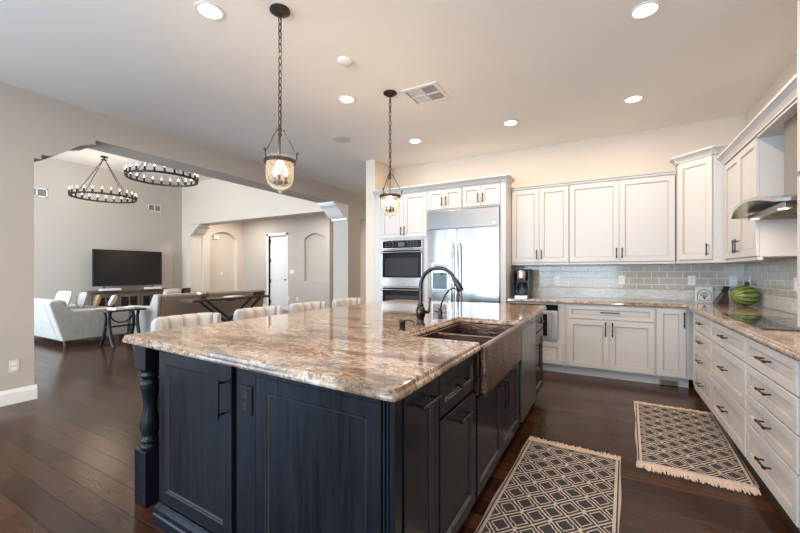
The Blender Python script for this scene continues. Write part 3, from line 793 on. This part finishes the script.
# ---- things on the perimeter worktop
r = thing('coffee_maker', 'black and stainless drip coffee maker beside the fridge panel', 'coffee maker', (-1.02, 5.30, .915))
MB().box(-.105, .105, -.12, .13, 0, .035).box(-.105, .105, .03, .13, .035, .36).box(-.105, -.095, -.12, .03, .035, .36).box(.085, .105, -.12, .03, .035, .36).build('housing', M['rubber'], r, bevel=.008)
MB().lathe([(.086, .232), (.088, .236), (.088, .362), (.086, .3655)], (-.006, -.040, 0), 28).build('brew_head', M['steel'], r)
MB().box(-.105, .105, -.126, .13, .366, .385).build('lid', M['rubber'], r, bevel=.006)
MB().lathe([(.055, .037), (.068, .06), (.068, .11), (.05, .16), (.052, .175)], (-.01, -.045, 0), 20).build('carafe', M['carafe'], r)
MB().tube([(.055, -.06, .16), (.085-.01, -.11, .15), (.075, -.115, .08), (.05, -.09, .065)], .008, 8).build('carafe_handle', M['rubber'], r)
MB().lathe([(.05, .176), (.055, .19), (.03, .205), (.001, .207)], (-.01, -.045, 0), 20).build('carafe_lid', M['rubber'], r)
MB().box(-.08, .08, -.135, -.121, .005, .03).build('front_trim', M['steel'], r)

r = thing('watermelon', 'striped green watermelon resting in the worktop corner', 'fruit', (1.225, 5.06, 1.020))
r.rotation_euler = (0, 0, math.radians(22))
MB().ico((0,0,0), .104, (1.18, 1, 1), seg=16).build('rind', M['melon'], r)
MB().tube([(-.121, 0, 0), (-.133, .0, .004)], [.005, .003], 8).build('stem', M['brass'], r)

r = thing('decor_tile', 'square white tile with a black arch drawing standing by the backsplash', 'tile', (.97, 5.50, .915), math.radians(16))
MB().box(-.085, .085, -.010, .010, .0, .178).build('plaque', M['plate'], r, bevel=.003)
ink = MB()
pts = [(-.07, -.0118, .02)]+[(-.07*math.cos(PI*i/14), -.0118, .075+.07*math.sin(PI*i/14)) for i in range(15)]+[(.07, -.0118, .02), (-.07, -.0118, .02)]
ink.tube(pts, .0026, 6)
for i in range(7):
    a = PI*(i+.5)/7
    ink.tube([(0, -.0112, .03), (.03*math.cos(a), -.0112, .075+.02*math.sin(a)), (.056*math.cos(a), -.0112, .075+.05*math.sin(a))], .0016, 5)
    ink.tube([(.03*math.cos(a), -.0112, .075+.02*math.sin(a)), (.045*math.cos(a+.25), -.0112, .07+.045*math.sin(a+.25))], .0013, 5)
ink.build('ink_drawing', M['slot'], r)
MB().box(-.095, .14, -.045, .045, .0, .012).xf(Matrix.Translation((0, .0, -.0))).build('stand', M['slot'], r) if False else None

r = thing('knife_block', 'slanted grey knife block with dark handles left of the watermelon', 'knife block', (1.10, 5.36, .915), math.radians(28))
MB().prism([(-.075, 0), (.055, 0), (.055, .03), (.045, .125), (.010, .115)], -.035, .035, 'y').build('block', M['steel_dark'], r, bevel=.003)
for i in range(3):
    yy = -.025+.025*i
    MB().bar((.028, yy, .122), (.060, yy, .185), .016, .02).build('knife_handle', M['rubber'], r, bevel=.003)

# ---- outlets and switches
def outlet(label, loc, rz, name='outlet', cat='outlet', kind='duplex', w=.072, h=.116, mat=None, group='white outlets'):
    r = thing(name, label, cat, loc, rz, group)
    MB().box(-w/2, w/2, -.006, -.0005, -h/2, h/2).build('plate', mat or M['plate'], r, bevel=.002)
    if kind == 'duplex':
        for z in (-.022, .022):
            s_ = MB().box(-.016, .016, -.008, -.0062, z-.014, z+.014).build('socket', M['plate'], r)
            MB().box(-.007, -.005, -.0084, -.0081, z-.004, z+.007).box(.005, .007, -.0084, -.0081, z-.004, z+.007).build('slots', M['slot'], s_)
    else:
        k = int(round(w/.046))-0 if w > .1 else 1
        for i in range(k):
            x = (i-(k-1)/2)*.046
            MB().box(x-.016, x+.016, -.009, -.0062, -.032, .032).build('rocker', M['plate'], r)
    return r
YT = YF-.0105; XT = XR-.0105
outlet('white switch plate on the backsplash nearest the coffee maker', (-.62, YT, 1.16), 0, name='light_switch', cat='switch', kind='rocker')
outlet('white outlet in the middle of the far backsplash', (.155, YT, 1.16), 0)
outlet('white outlet on the far backsplash just above the arch tile', (.875, YT, 1.16), 0)
outlet('white outlet behind the watermelon at the end of the far backsplash', (1.255, YT, 1.16), 0)
r = outlet('white outlet with a black plug on the right backsplash by the corner', (XT, 5.40, 1.16), -PI/2)
MB().box(-.02, .02, -.045, -.0085, -.045, -.005).build('plug', M['rubber'], r, bevel=.005)
outlet('white switch plate on the right backsplash beneath the hood', (XT, 4.26, 1.16), -PI/2, name='light_switch', cat='switch', kind='rocker')
outlet('beige outlet low on the left wall above the baseboard', (XL+.0005, 1.335, .36), PI/2, mat=M['wall_light'], group='beige outlets')
outlet('wide white switch plate between the hall door and the arched niche', (-9.02, 8.949, 1.26), 0, name='light_switch', cat='switch', kind='rocker', w=.16)
outlet('white outlet low on the hall wall nearest the door', (-9.20+.04, 8.949, .39), 0)
outlet('white outlet low on the hall wall under the arched niche side', (-8.78, 8.949, .39), 0)
r = thing('door_chime', 'small white chime box high in the hall arch recess', 'chime', (-11.549, 7.98, 2.42), PI/2)
MB().box(-.10, .10, -.05, 0, -.06, .06).build('cover', M['plate'], r, bevel=.006)
outlet('small white switch on the back of the hall arch recess', (-11.549, 8.2, 1.2), PI/2, name='light_switch', cat='switch', kind='rocker')

# toe-kick vent
r = thing('toe_vent', 'small dull brass vent on the toe kick below the corner cabinet', 'vent', (.59, 5.089, .0))
MB().box(-.085, .085, -.022, -.001, .004, .062).build('frame', M['brass'], r, bevel=.004)
sl = MB()
for i in range(3): sl.box(-.075, .075, -.025, -.0225, .014+i*.015, .022+i*.015)
sl.build('louvres', M['slot'], r)

# ---- rugs
def rug(label, loc, rz):
    r = thing('rug', label, 'rug', loc, rz, 'woven diamond runner rugs')
    mb = MB(); nx, ny = 12, 40; hw, hl = .300, .64
    for j in range(ny+1):
        for i in range(nx+1): 
            x = -hw+2*hw*i/nx; y = -hl+2*hl*j/ny
            mb.v.append((x+.004*math.sin(y*9), y+.004*math.sin(x*14), .009+.0012*math.sin(x*25+y*18)))
    fs = [(j*(nx+1)+i, j*(nx+1)+i+1, (j+1)*(nx+1)+i+1, (j+1)*(nx+1)+i) for j in range(ny) for i in range(nx)]
    for f in fs: mb.f.append(f); mb.m.append(0); mb.sm.append(True)
    o = mb.build('weave', M['rug'], r)
    so = o.modifiers.new('thick', 'SOLIDIFY'); so.thickness = .007; so.offset = -1
    for s in (-1, 1):
        fb = MB(); x = -hw+.004
        while x < hw-.002:
            L = .070+random.random()*.030; dx = (random.random()-.5)*.022; dz = random.random()*.004
            fb.tube([(x, s*(hl-.004), .007), (x+dx*.4, s*(hl+L*.5), .0065+dz), (x+dx, s*(hl+L), .004)], [.0048, .0056, .0036], 5)
            fb.tube([(x+.003, s*(hl-.004), .006), (x-dx*.3, s*(hl+L*.45), .005), (x-dx, s*(hl+L*.9), .0035)], [.003, .0036, .0026], 5)
            x += .0085
        t = fb.build('fringe', M['fringe'], r); t['kind'] = 'stuff'
    return r
rug('dark diamond-pattern fringed rug along the island below the sink', (-.245, 2.245, 0), math.radians(-2))
rug('dark diamond-pattern fringed rug lying against the white drawers', (.492, 3.56, 0), math.radians(-2.4))

# ---- counter stools
def stool(y, label):
    r = thing('counter_stool', label, 'stool', (-2.66, y, 0), 0, 'cream tufted counter stools')
    # seat
    MB().box(-.20, .22, -.205, .205, .58, .68).build('seat', M['cream'], r, bevel=.03, seg=3)
    # tufted wrap-around back: U path, lobes along it, opening to +X
    path = []
    hw, xb = .235, -.10
    for i in range(61):
        t = i/60
        a = PI*(t)                       # from -Y side round the back to +Y side
        yy = -hw*math.cos(a); xx = -.215+.125*abs(math.cos(a))**6
        path.append((xx, yy))
    mb = MB(); ring = []
    N = 61
    for i, (x, yv) in enumerate(path):
        p = path[max(i-1, 0)]; q = path[min(i+1, N-1)]
        tx, ty = q[0]-p[0], q[1]-p[1]; l = math.hypot(tx, ty); nx_, ny_ = -ty/l, tx/l   # inward normal
        if nx_ < 0 and abs(ny_) < .9: nx_, ny_ = -nx_, -ny_
        # four lobes across the width
        u = (yv+hw)/(2*hw)*4; lob = abs(math.sin(PI*u))**.5
        end = 1
        th = .018+.046*lob
        prof = []
        zt = .938-.004*(1-lob)
        for (s_, zz) in ((-.028, .60), (-.030, .80), (-.032, zt-.03), (-.015, zt-.006), (.008, zt), (th*.75, zt-.012), (th, zt-.045), (th, .80), (th*.8, .70), (.02, .60)):
            prof.append((x+nx_*s_, yv+ny_*s_, zz))
        ring.append(prof)
    k = len(ring[0])
    vs = [p for R in ring for p in R]
    fs = [(i*k+j, i*k+(j+1) % k, (i+1)*k+(j+1) % k, (i+1)*k+j) for i in range(N-1) for j in range(k)]
    mb.add(vs, fs, 0, True); mb.add(ring[0], [tuple(range(k))]); mb.add(ring[-1], [tuple(range(k))[::-1]])
    b = mb.build('backrest', M['cream'], r)
    b.modifiers.new('sub', 'SUBSURF').levels = 1; b.modifiers['sub'].render_levels = 1
    bt = MB()
    for yv in (-.1175, 0, .1175): bt.ico((-.19, yv, .80), .011, seg=6)
    bt.build('buttons', M['cream'], r)
    for sx in (-.17, .19):
        for sy in (-.2, .2):
            MB().bar((sx*1.12, sy*1.08, 0), (sx, sy, .58), .036, .036).build('leg', M['darkwood'], r)
    MB().bar((.21, -.2, .22), (.21, .2, .22), .03, .025).bar((-.185, -.2, .25), (-.185, .2, .25), .03, .025).build('footrest', M['darkwood'], r)
for y, lab in ((1.70, 'cream tufted counter stool nearest the viewer, by the island corner with the post'), (2.36, 'cream tufted counter stool second from the near island corner'), (3.00, 'cream tufted counter stool third from the near island corner, before the arched niche'), (3.69, 'cream tufted counter stool farthest away, before the white column')):
    stool(y, lab)

# ---------------------------------------------------------------- ceiling fittings
def downlight(x, y, label):
    r = thing('downlight', label, 'ceiling light', (x, y, CE), 0, 'recessed kitchen downlights')
    MB().lathe([(.068, -.0005), (.092, -.0005), (.092, -.007), (.086, -.010), (.070, -.006), (.068, -.0005)], (0,0,0), 28, caps=False).build('trim_ring', M['trim'], r)
    MB().lathe([(.0001, -.003), (.069, -.003)], (0,0,0), 28, caps=False).build('lens', M['lens'], r)
    a = area('downlight_lamp', (x, y, CE-.012), (0, 0, 0),   .13, .13, 11, WARM, 'DISK')
    return r
for x, y, lab in ((-2.38, 1.60, 'lit round recessed ceiling light at the top left, left of the near pendant canopy'), (-2.36, 3.11, 'lit round recessed ceiling light between the two pendants'), (-2.30, 4.56, 'lit round recessed ceiling light just right of the far pendant rod'), (-1.02, 4.56, 'lit round recessed ceiling light in the back row, second from the wing wall'), (.23, 4.55, 'lit round recessed ceiling light farthest right in the back row'), (.22, 3.04, 'lit large round recessed ceiling light at the top right')):
    downlight(x, y, lab)
# unseen lamps on the same grid, added for the lighting
for x, y in ((-.98, 1.6), (.22, 1.6), (-2.38, .1), (.22, .1), (-2.38, -1.6), (.22, -1.6)):
    area('downlight_lamp', (x, y, CE-.012), (0, 0, 0),   .13, .13, 11, WARM, 'DISK')
r = thing('smoke_detector', 'plain white round smoke detector on the ceiling near the vent', 'smoke detector', (-1.94, 2.53, CE))
MB().lathe([(.062, -.0005), (.062, -.012), (.052, -.026), (.001, -.030)], (0,0,0), 26).build('cover', M['ceiling'], r)
MB().lathe([(.046, -.0275), (.044, -.0295), (.040, -.0285)], (0,0,0), 26, caps=False).build('seam', M['trim'], r)
r = thing('ceiling_speaker', 'flat white round ceiling speaker left of the far pendant', 'speaker', (-3.14, 4.01, CE))
MB().lathe([(.125, -.0005), (.125, -.006), (.112, -.008), (.001, -.008)], (0,0,0), 30).build('grille', M['speaker'], r)
# air register
r = thing('ceiling_vent', 'rectangular white air vent in the kitchen ceiling beside the far pendant', 'vent', (-1.60, 3.41, CE))
MB().box(-.19, .19, -.19, -.155, -.012, -.0005).box(-.19, .19, .155, .19, -.012, -.0005).box(-.19, -.155, -.155, .155, -.012, -.0005).box(.155, .19, -.155, .155, -.012, -.0005).box(-.01, .01, -.155, .155, -.011, -.0005).box(-.155, .155, -.01, .01, -.011, -.0005).build('frame', M['trim'], r)
MB().box(-.155, .155, -.155, .155, -.0015, -.0005).build('duct', M['slot'], r)
sl = MB()
for i in range(9):
    for sx in (-1, 1):
        for sy in (-1, 1):
            if sx < 0: sl.bar((sx*.145+.0, sy*(.02+i*.0155), -.006), (sx*.015, sy*(.02+i*.0155), -.006), .010, .0015)
            else: sl.bar((.02+i*.0155, sy*.015, -.006), (.02+i*.0155, sy*.15, -.006), .006, .0015)
sl.build('louvres', M['trim'], r)

def chain(mb, x, y, z0, z1, L=.056, r=.0036):
    z = z1; k = 0
    while z > z0:
        pts = []
        for i in range(12):
            a = 2*PI*i/12; w = .0125*math.cos(a); h = (L/2)*math.sin(a)
            pts.append((x+(w if k % 2 else 0), y+(0 if k % 2 else w), z-L/2+h))
        mb.tube(pts, r, 5, closed=True); z -= L*.82; k += 1
    mb.tube([(x+.003, y+.003, z0), (x-.003, y-.002, (z0+z1)/2), (x+.002, y, z1)], .0022, 5)
def pendant(x, y, label):
    r = thing('pendant_light', label, 'pendant light', (x, y, CE), 0, 'bell jar pendants over the island')
    zr = -1.035       # ring height below the ceiling
    MB().lathe([(.066, -.0005), (.068, -.010), (.055, -.018), (.050, -.024), (.022, -.034), (.010, -.045), (.001, -.047)], (0,0,0), 26).build('canopy', M['bronze'], r)
    c = MB(); chain(c, 0, 0, -.80, -.045); c.build('chain', M['bronze'], r)
    MB().lathe([(.004, -.79), (.013, -.80), (.016, -.815), (.009, -.835), (.015, -.85), (.006, -.865)], (0,0,0), 14).tube([(0,0,-.86), (0,0,zr-.13)], .0045, 8).build('stem', M['bronze'], r)
    for i in range(3):
        a = 2*PI*i/3+.45; ca, sa = math.cos(a), math.sin(a)
        prof = [(.018, -.83), (.030, -.822), (.036, -.838), (.050, -.865), (.106, zr+.055), (.118, zr+.043), (.128, zr+.052), (.122, zr+.063), (.113, zr+.055), (.116, zr+.02), (.104, zr-.004)]
        MB().tube([(q*ca, q*sa, z) for q, z in prof], .0042, 6).build('bracket', M['bronze'], r)
    MB().lathe([(.096, zr-.014), (.103, zr-.014), (.106, zr), (.103, zr+.012), (.096, zr+.012), (.096, zr-.014)], (0,0,0), 32, caps=False).build('ring', M['bronze'], r)
    g = [(.098, zr+.030), (.094, zr+.012), (.0935, zr-.03), (.093, zr-.09), (.088, zr-.128), (.075, zr-.160), (.052, zr-.182), (.022, zr-.194), (.004, zr-.196)]
    gi = [(max(.0005, a-.003), b+(.003 if i > 4 else 0)) for i, (a, b) in enumerate(g)][::-1]
    MB().lathe(g+gi, (0,0,0), 32, caps=False).build('glass_bell', M['bellglass'], r)
    MB().lathe([(.004, zr-.1965), (.014, zr-.203), (.006, zr-.211), (.011, zr-.219), (.001, zr-.226)], (0,0,0), 14).build('finial', M['bellglass'], r)
    MB().lathe([(.006, zr-.12), (.020, zr-.13), (.022, zr-.14), (.010, zr-.155), (.001, zr-.16)], (0,0,0), 14).build('hub', M['bronze'], r)
    for i in range(3):
        a = 2*PI*i/3+1.2; px, py = .040*math.cos(a), .040*math.sin(a)
        cs = MB().tube([(0, 0, zr-.145), (px*.6, py*.6, zr-.158), (px, py, zr-.145)], .004, 6).lathe([(.004, zr-.148), (.016, zr-.142), (.017, zr-.135), (.009, zr-.133), (.009, zr-.095)], (px, py, 0), 12).build('candle_holder', M['bronze'], r)
        MB().lathe([(.006, zr-.095), (.0135, zr-.075), (.012, zr-.055), (.005, zr-.035), (.001, zr-.026)], (px, py, 0), 12).build('bulb', M['bulb'], cs)
    point('pendant_lamp', (x, y, CE+zr-.02), 9, (1, .72, .45), .03)
pendant(-1.955, 1.83, 'bronze bell-jar pendant hanging nearest the viewer over the island')
pendant(-1.90, 3.21, 'bronze bell-jar pendant hanging farther away before the oven cabinet')

def chandelier(x, y, z, label):
    r = thing('chandelier', label, 'chandelier', (x, y, LC), 0, 'black wheel chandeliers in the great room')
    R = .64; zr = z-LC
    MB().lathe([(.075, -.0005), (.075, -.02), (.02, -.03), (.012, -.06)], (0,0,0), 18).lathe([(.012, -.06), (.06, -.07), (.06, -.085), (.01, -.095)], (0,0,0), 18).build('canopy', M['iron'], r)
    MB().lathe([(R-.012, zr-.017), (R+.012, zr-.017), (R+.012, zr+.022), (R-.012, zr+.022), (R-.012, zr-.017)], (0,0,0), 64, caps=False, smooth=False).build('ring', M['iron'], r)
    for i in range(4):
        a = PI/2*i+.35
        MB().tube([(.03*math.cos(a), .03*math.sin(a), -.09), ((R)*math.cos(a), (R)*math.sin(a), zr+.01)], .0075, 6).build('rod', M['iron'], r)
    sm = bm_ = None
    for i in range(24):
        a = 2*PI*i/24+.07; px, py = R*math.cos(a), R*math.sin(a)
        s_ = MB().lathe([(.020, zr+.022), (.026, zr+.030), (.019, zr+.034), (.019, zr+.10)], (px, py, 0), 8).build('candle_cup', M['iron'], r)
        MB().lathe([(.006, zr+.10), (.012, zr+.118), (.009, zr+.140), (.001, zr+.165)], (px, py, 0), 8).build('bulb', M['bulb_small'], s_)
    point('chandelier_lamp', (x, y, z+.25), 16, WARM, .5)
chandelier(-10.65, 4.42, 3.05, 'black ring chandelier hung farther back, its rods meeting at the ceiling')
chandelier(-8.13, 4.42, 3.20, 'black ring chandelier hung nearer the kitchen, partly hidden by the beam')

# great-room wall vents
for y0, y1, z0, z1, lab in ((3.38, 3.77, 3.06, 3.27, 'white-framed wall vent partly behind the left wall edge'), (6.04, 6.41, 3.07, 3.28, 'white-framed wall vent above the right end of the television')):
    r = thing('wall_vent', lab, 'vent', (-11.899, (y0+y1)/2, (z0+z1)/2), PI/2, 'great room wall vents')
    w, h = (y1-y0)/2, (z1-z0)/2
    MB().box(-w, w, -.012, -.0005, -h, -h+.025).box(-w, w, -.012, -.0005, h-.025, h).box(-w, -w+.025, -.012, -.0005, -h, h).box(w-.025, w, -.012, -.0005, -h, h).box(-.012, .012, -.012, -.0005, -h, h).build('frame', M['trim'], r)
    MB().box(-w+.02, w-.02, -.003, -.0008, -h+.02, h-.02).build('grille', M['grille'], r)

# ---------------------------------------------------------------- great room furniture
# TV stand and TV, facing +X: local x -> +Y, -y -> +X  (rz=+90)
r = thing('tv_stand', 'long rustic wooden media cabinet with glass doors under the television', 'media cabinet', (-11.45, 4.47, 0), R90)
MB().box(0, 2.28, .0, .40, .08, .72).box(.03, 2.25, .02, .40, 0, .08).build('carcass', M['rustic'], r)
MB().box(-.04, 2.32, -.04, .41, .721, .765).build('top', M['rustic'], r, bevel=.004)
for i in range(4):
    x0 = .06+i*.545
    d_ = MB().box(x0, x0+.06, -.02, -.001, .14, .66).box(x0+.46, x0+.52, -.02, -.001, .14, .66).box(x0+.06, x0+.46, -.02, -.001, .14, .21).box(x0+.06, x0+.46, -.02, -.001, .59, .66).box(x0+.245, x0+.275, -.02, -.001, .21, .59).build('door', M['rustic'], r)
    MB().box(x0+.06, x0+.46, -.008, -.002, .21, .59).build('pane', M['blackglass'], d_)
tv = thing('television', 'large black flat television standing on the media cabinet', 'television', (-11.55, 5.39, .766), R90)
MB().box(-.85, .85, -.02, .03, .12, 1.085).build('frame', M['rubber'], tv, bevel=.004)
MB().box(-.84, .84, -.0225, -.0205, .135, 1.075).build('screen', M['tv'], tv)
for x in (-.6, .6): MB().tube([(x-.08, -.10, .004), (x, .0, .13)], .008, 6).tube([(x+.08, .12, .004), (x, .0, .13)], .008, 6).build('foot', M['rubber'], tv)
for y, w, lab in ((4.85, .46, 'white slim box under the left half of the television'), (5.90, .42, 'white slim box under the right half of the television')):
    r = thing('media_box', lab, 'media box', (-11.36, y, .766), R90, 'white boxes below the television')
    MB().box(-w/2, w/2, -.06, .06, .006, .062).build('casing', M['paper'], r, bevel=.006)
    MB().box(-w/2+.02, -w/2+.05, -.05, .05, 0, .0055).box(w/2-.05, w/2-.02, -.05, .05, 0, .0055).build('feet', M['rubber'], r)
sp = thing('floor_speaker', 'black low speaker at the right end of the media cabinet', 'speaker', (-11.5, 6.93, 0), R90)
MB().box(-.10, .10, -.1, .2, .0, .76).build('cabinet', M['rubber'], sp, bevel=.006)
MB().box(-.085, .085, -.106, -.1005, .05, .72).build('grille', M['slot'], sp)

def cushion(label, loc, rot, w, h, t, mat, group='sofa cushions'):
    mb = MB(); n = 10
    for side in (1, -1):
        vs = []
        for j in range(n+1):
            for i in range(n+1):
                u, v = 2*i/n-1, 2*j/n-1
                k = (1-u**4)*(1-v**4); pin = 1-.06*(u*u*v*v)
                vs.append((u*w/2*pin, side*t/2*k**.6, v*h/2*pin))
        fs = [(j*(n+1)+i, j*(n+1)+i+1, (j+1)*(n+1)+i+1, (j+1)*(n+1)+i) for j in range(n) for i in range(n)]
        mb.add(vs, fs, 0, True)
    o = mb.build('throw_pillow', mat, None, loc=loc); o.rotation_euler = rot
    return tag(o, label, 'cushion', group)
# sofa with its end to the kitchen: faces +Y, back raked, arm outer side at X=-7.90
r = thing('sofa', 'pale grey textured sofa with its raked back toward the left wall edge', 'sofa', (-7.90, 2.70, 0))
MB().prism([(.02, .10), (.80, .10), (.92, .44), (.16, .44)], -2.3, -.22, 'x').build('seat_base', M['greyfab'], r, bevel=.02)
MB().prism([(.0, .10), (.20, .10), (.12, .76), (.02, .79), (-.13, .785), (-.19, .75)], -2.3, -.20, 'x').build('backrest', M['greyfab'], r, bevel=.03, seg=3)
arm = [(.0, .10), (.95, .10), (1.0, .55), (.97, .60), (.12, .605), (-.03, .775), (-.14, .785), (-.185, .75)]
MB().prism(arm, -.198, 0, 'x').build('arm', M['greyfab'], r, bevel=.025, seg=3)
MB().prism(arm, -2.50, -2.302, 'x').build('arm', M['greyfab'], r, bevel=.025, seg=3)
for x in (-1.95, -.72): MB().box(x-.5, x+.5, .20, .94, .445, .58).build('seat_cushion', M['greyfab'], r, bevel=.04, seg=3)
for x in (-2.42, -.08):
    for y in (.06, .88): MB().lathe([(.022, 0), (.03, .04), (.034, .10)], (x, y, 0), 10).build('foot', M['darkwood'], r)
cushion('white patterned cushion at the back corner of the pale sofa', (-9.02, 3.08, .745), (math.radians(-14), 0, 0), .56, .32, .12, M['whitefab'])
cushion('grey patterned cushion beside the tan one on the pale sofa', (-8.74, 3.27, .735), (math.radians(-14), 0, math.radians(-10)), .46, .30, .12, M['greyfab'])
cushion('small tan cushion on the pale sofa', (-8.62, 3.46, .705), (math.radians(-16), 0, math.radians(-20)), .28, .24, .10, M['tanfab'])
cushion('cream cushion at the open end of the pale sofa', (-8.52, 3.68, .70), (math.radians(-22), 0, math.radians(-30)), .30, .24, .10, M['whitefab'])
# second sofa: back to the kitchen at X=-6.6, faces -X; local x -> -Y ... build in world offset
r = thing('sofa', 'taupe-backed sofa facing the television behind the crossed-leg console', 'sofa', (-7.13, 3.72, 0))
MB().prism([(-.92, .08), (-.02, .08), (-.12, .44), (-.92, .44)], .07, 2.16, 'y').build('seat_base', M['taupefab'], r, bevel=.02)
MB().prism([(-.26, .10), (-.0, .10), (.13, .82), (.09, .85), (-.06, .85), (-.12, .77)], .071, 2.16, 'y').build('backrest', M['taupefab'], r, bevel=.02, seg=3)
MB().prism([(-.95, .08), (.0, .08), (.13, .82), (.09, .855), (-.04, .855), (-.16, .64), (-.93, .62)], 0, .069, 'y').build('arm', M['greyfab'], r, bevel=.025, seg=3)  # near arm paler than the rest: window light put into its fabric colour
MB().prism([(-.95, .08), (.0, .08), (.13, .82), (.09, .855), (-.04, .855), (-.16, .64), (-.93, .62)], 2.162, 2.38, 'y').build('arm', M['taupefab'], r, bevel=.025, seg=3)
for y in (.74, 1.64): MB().box(-.90, -.16, y-.44, y+.44, .445, .58).build('seat_cushion', M['taupefab'], r, bevel=.04, seg=3)
for x in (-.88, -.06):
    for y in (.06, 2.3): MB().lathe([(.02, 0), (.03, .04), (.03, .08)], (x, y, 0), 10).build('foot', M['darkwood'], r)
cushion('white cushion on the near end of the taupe sofa', (-7.44, 4.21, .775), (math.radians(-14), 0, math.radians(-84)), .38, .34, .12, M['whitefab'])
# console with crossed iron legs
r = thing('console_table', 'long dark wood console with crossed black legs behind the taupe sofa', 'console table', (-6.55, 4.82, 0))
MB().box(-.19, .19, -.86, .82, .72, .765).build('top', M['darkwood'], r, bevel=.004)
for x in (-.13, .13):
    for (a, b) in (((x, -.55, .719), (x, .35, .0)), ((x, .65, .719), (x, -.30, .0))):
        MB().bar(a, b, .035, .03).build('leg', M['iron'], r)
MB().bar((-.13, -.02, .31), (.13, -.02, .31), .03, .03).bar((-.13, .02, .70), (.13, .02, .70), .03, .02).build('brace', M['iron'], r)
r = thing('bowl', 'round pewter bowl on the left part of the crossed-leg console', 'bowl', (-6.60, 4.30, .766))
MB().lathe([(.045, 0), (.06, .012), (.10, .05), (.115, .09), (.108, .12), (.10, .115), (.104, .09), (.09, .055), (.05, .02), (.001, .018)], (0,0,0), 22).build('vessel', M['pewter'], r)
MB().tube([(.11, 0, .08), (.15, 0, .11), (.145, 0, .06), (.105, 0, .04)], .008, 6).tube([(-.11, 0, .08), (-.15, 0, .11), (-.145, 0, .06), (-.105, 0, .04)], .008, 6).build('handles', M['pewter'], r)
r = thing('magazine', 'pale magazine lying open in the middle of the console', 'magazine', (-6.55, 4.92, .766), math.radians(12))
MB().box(-.11, .11, -.15, .15, 0, .016).build('pages', M['paper'], r)
r = thing('box', 'dark maroon box at the right end of the console', 'box', (-6.53, 5.42, .766), math.radians(4))
MB().box(-.12, .12, -.16, .16, 0, .06).build('base', M['redbook'], r, bevel=.004)
MB().box(-.125, .125, -.165, .165, .061, .085).build('lid', M['darkwood'], r, bevel=.004)
# side table with curved iron legs by the pale sofa
r = thing('side_table', 'small wood table on curved black iron legs beside the pale sofa', 'side table', (-7.36, 3.28, 0))
MB().box(-.19, .19, -.26, .34, .59, .62).build('top', M['darkwood'], r, bevel=.004)
for sy in (-.18, .25):
    for sx in (-1, 1):
        pts = [(sx*.10, sy, .589), (sx*.06, sy, .48), (sx*.07, sy, .32), (sx*.13, sy, .14), (sx*.20, sy, .03), (sx*.24, sy, .012)]
        MB().tube(pts, [.028, .026, .030, .028, .026, .016], 8).build('leg', M['iron'], r)
MB().bar((0, -.18, .33), (0, .25, .33), .025, .03).bar((-.075, -.18, .33), (.075, -.18, .33), .02, .03).bar((-.075, .25, .33), (.075, .25, .33), .02, .03).build('stretcher', M['iron'], r)
pts = [(.0, -.16, .588)]+[(0, .035-.18*math.cos(PI*i/12), .57-.18*math.sin(PI*i/12)) for i in range(13)]+[(0, .23, .588)]
MB().tube(pts, .012, 6).build('apron_scroll', M['iron'], r)
r = thing('tray', 'white rectangular tray lying on the curved-leg side table', 'tray', (-7.35, 3.30, .621), math.radians(5))
MB().box(-.12, .12, -.15, .15, 0, .012).build('base', M['paper'], r)
MB().box(-.12, .12, -.15, -.135, .012, .03).box(-.12, .12, .135, .15, .012, .03).box(-.12, -.105, -.135, .135, .012, .03).box(.105, .12, -.135, .135, .012, .03).build('rim', M['paper'], r)

# unseen lamps behind the header, put in to light the hall
area('unseen_hall_lamp', (-10.3, 7.9, CE-.02), (0, 0, 0), .3, .3, 22, (1, .93, .86), 'DISK')
area('unseen_hall_lamp', (-7.2, 7.9, CE-.02), (0, 0, 0), .3, .3, 22, (1, .92, .84), 'DISK')
area('unseen_hall_lamp', (-4.2, 8.8, CE-.02), (0, 0, 0), .3, .3, 25, WARM, 'DISK')
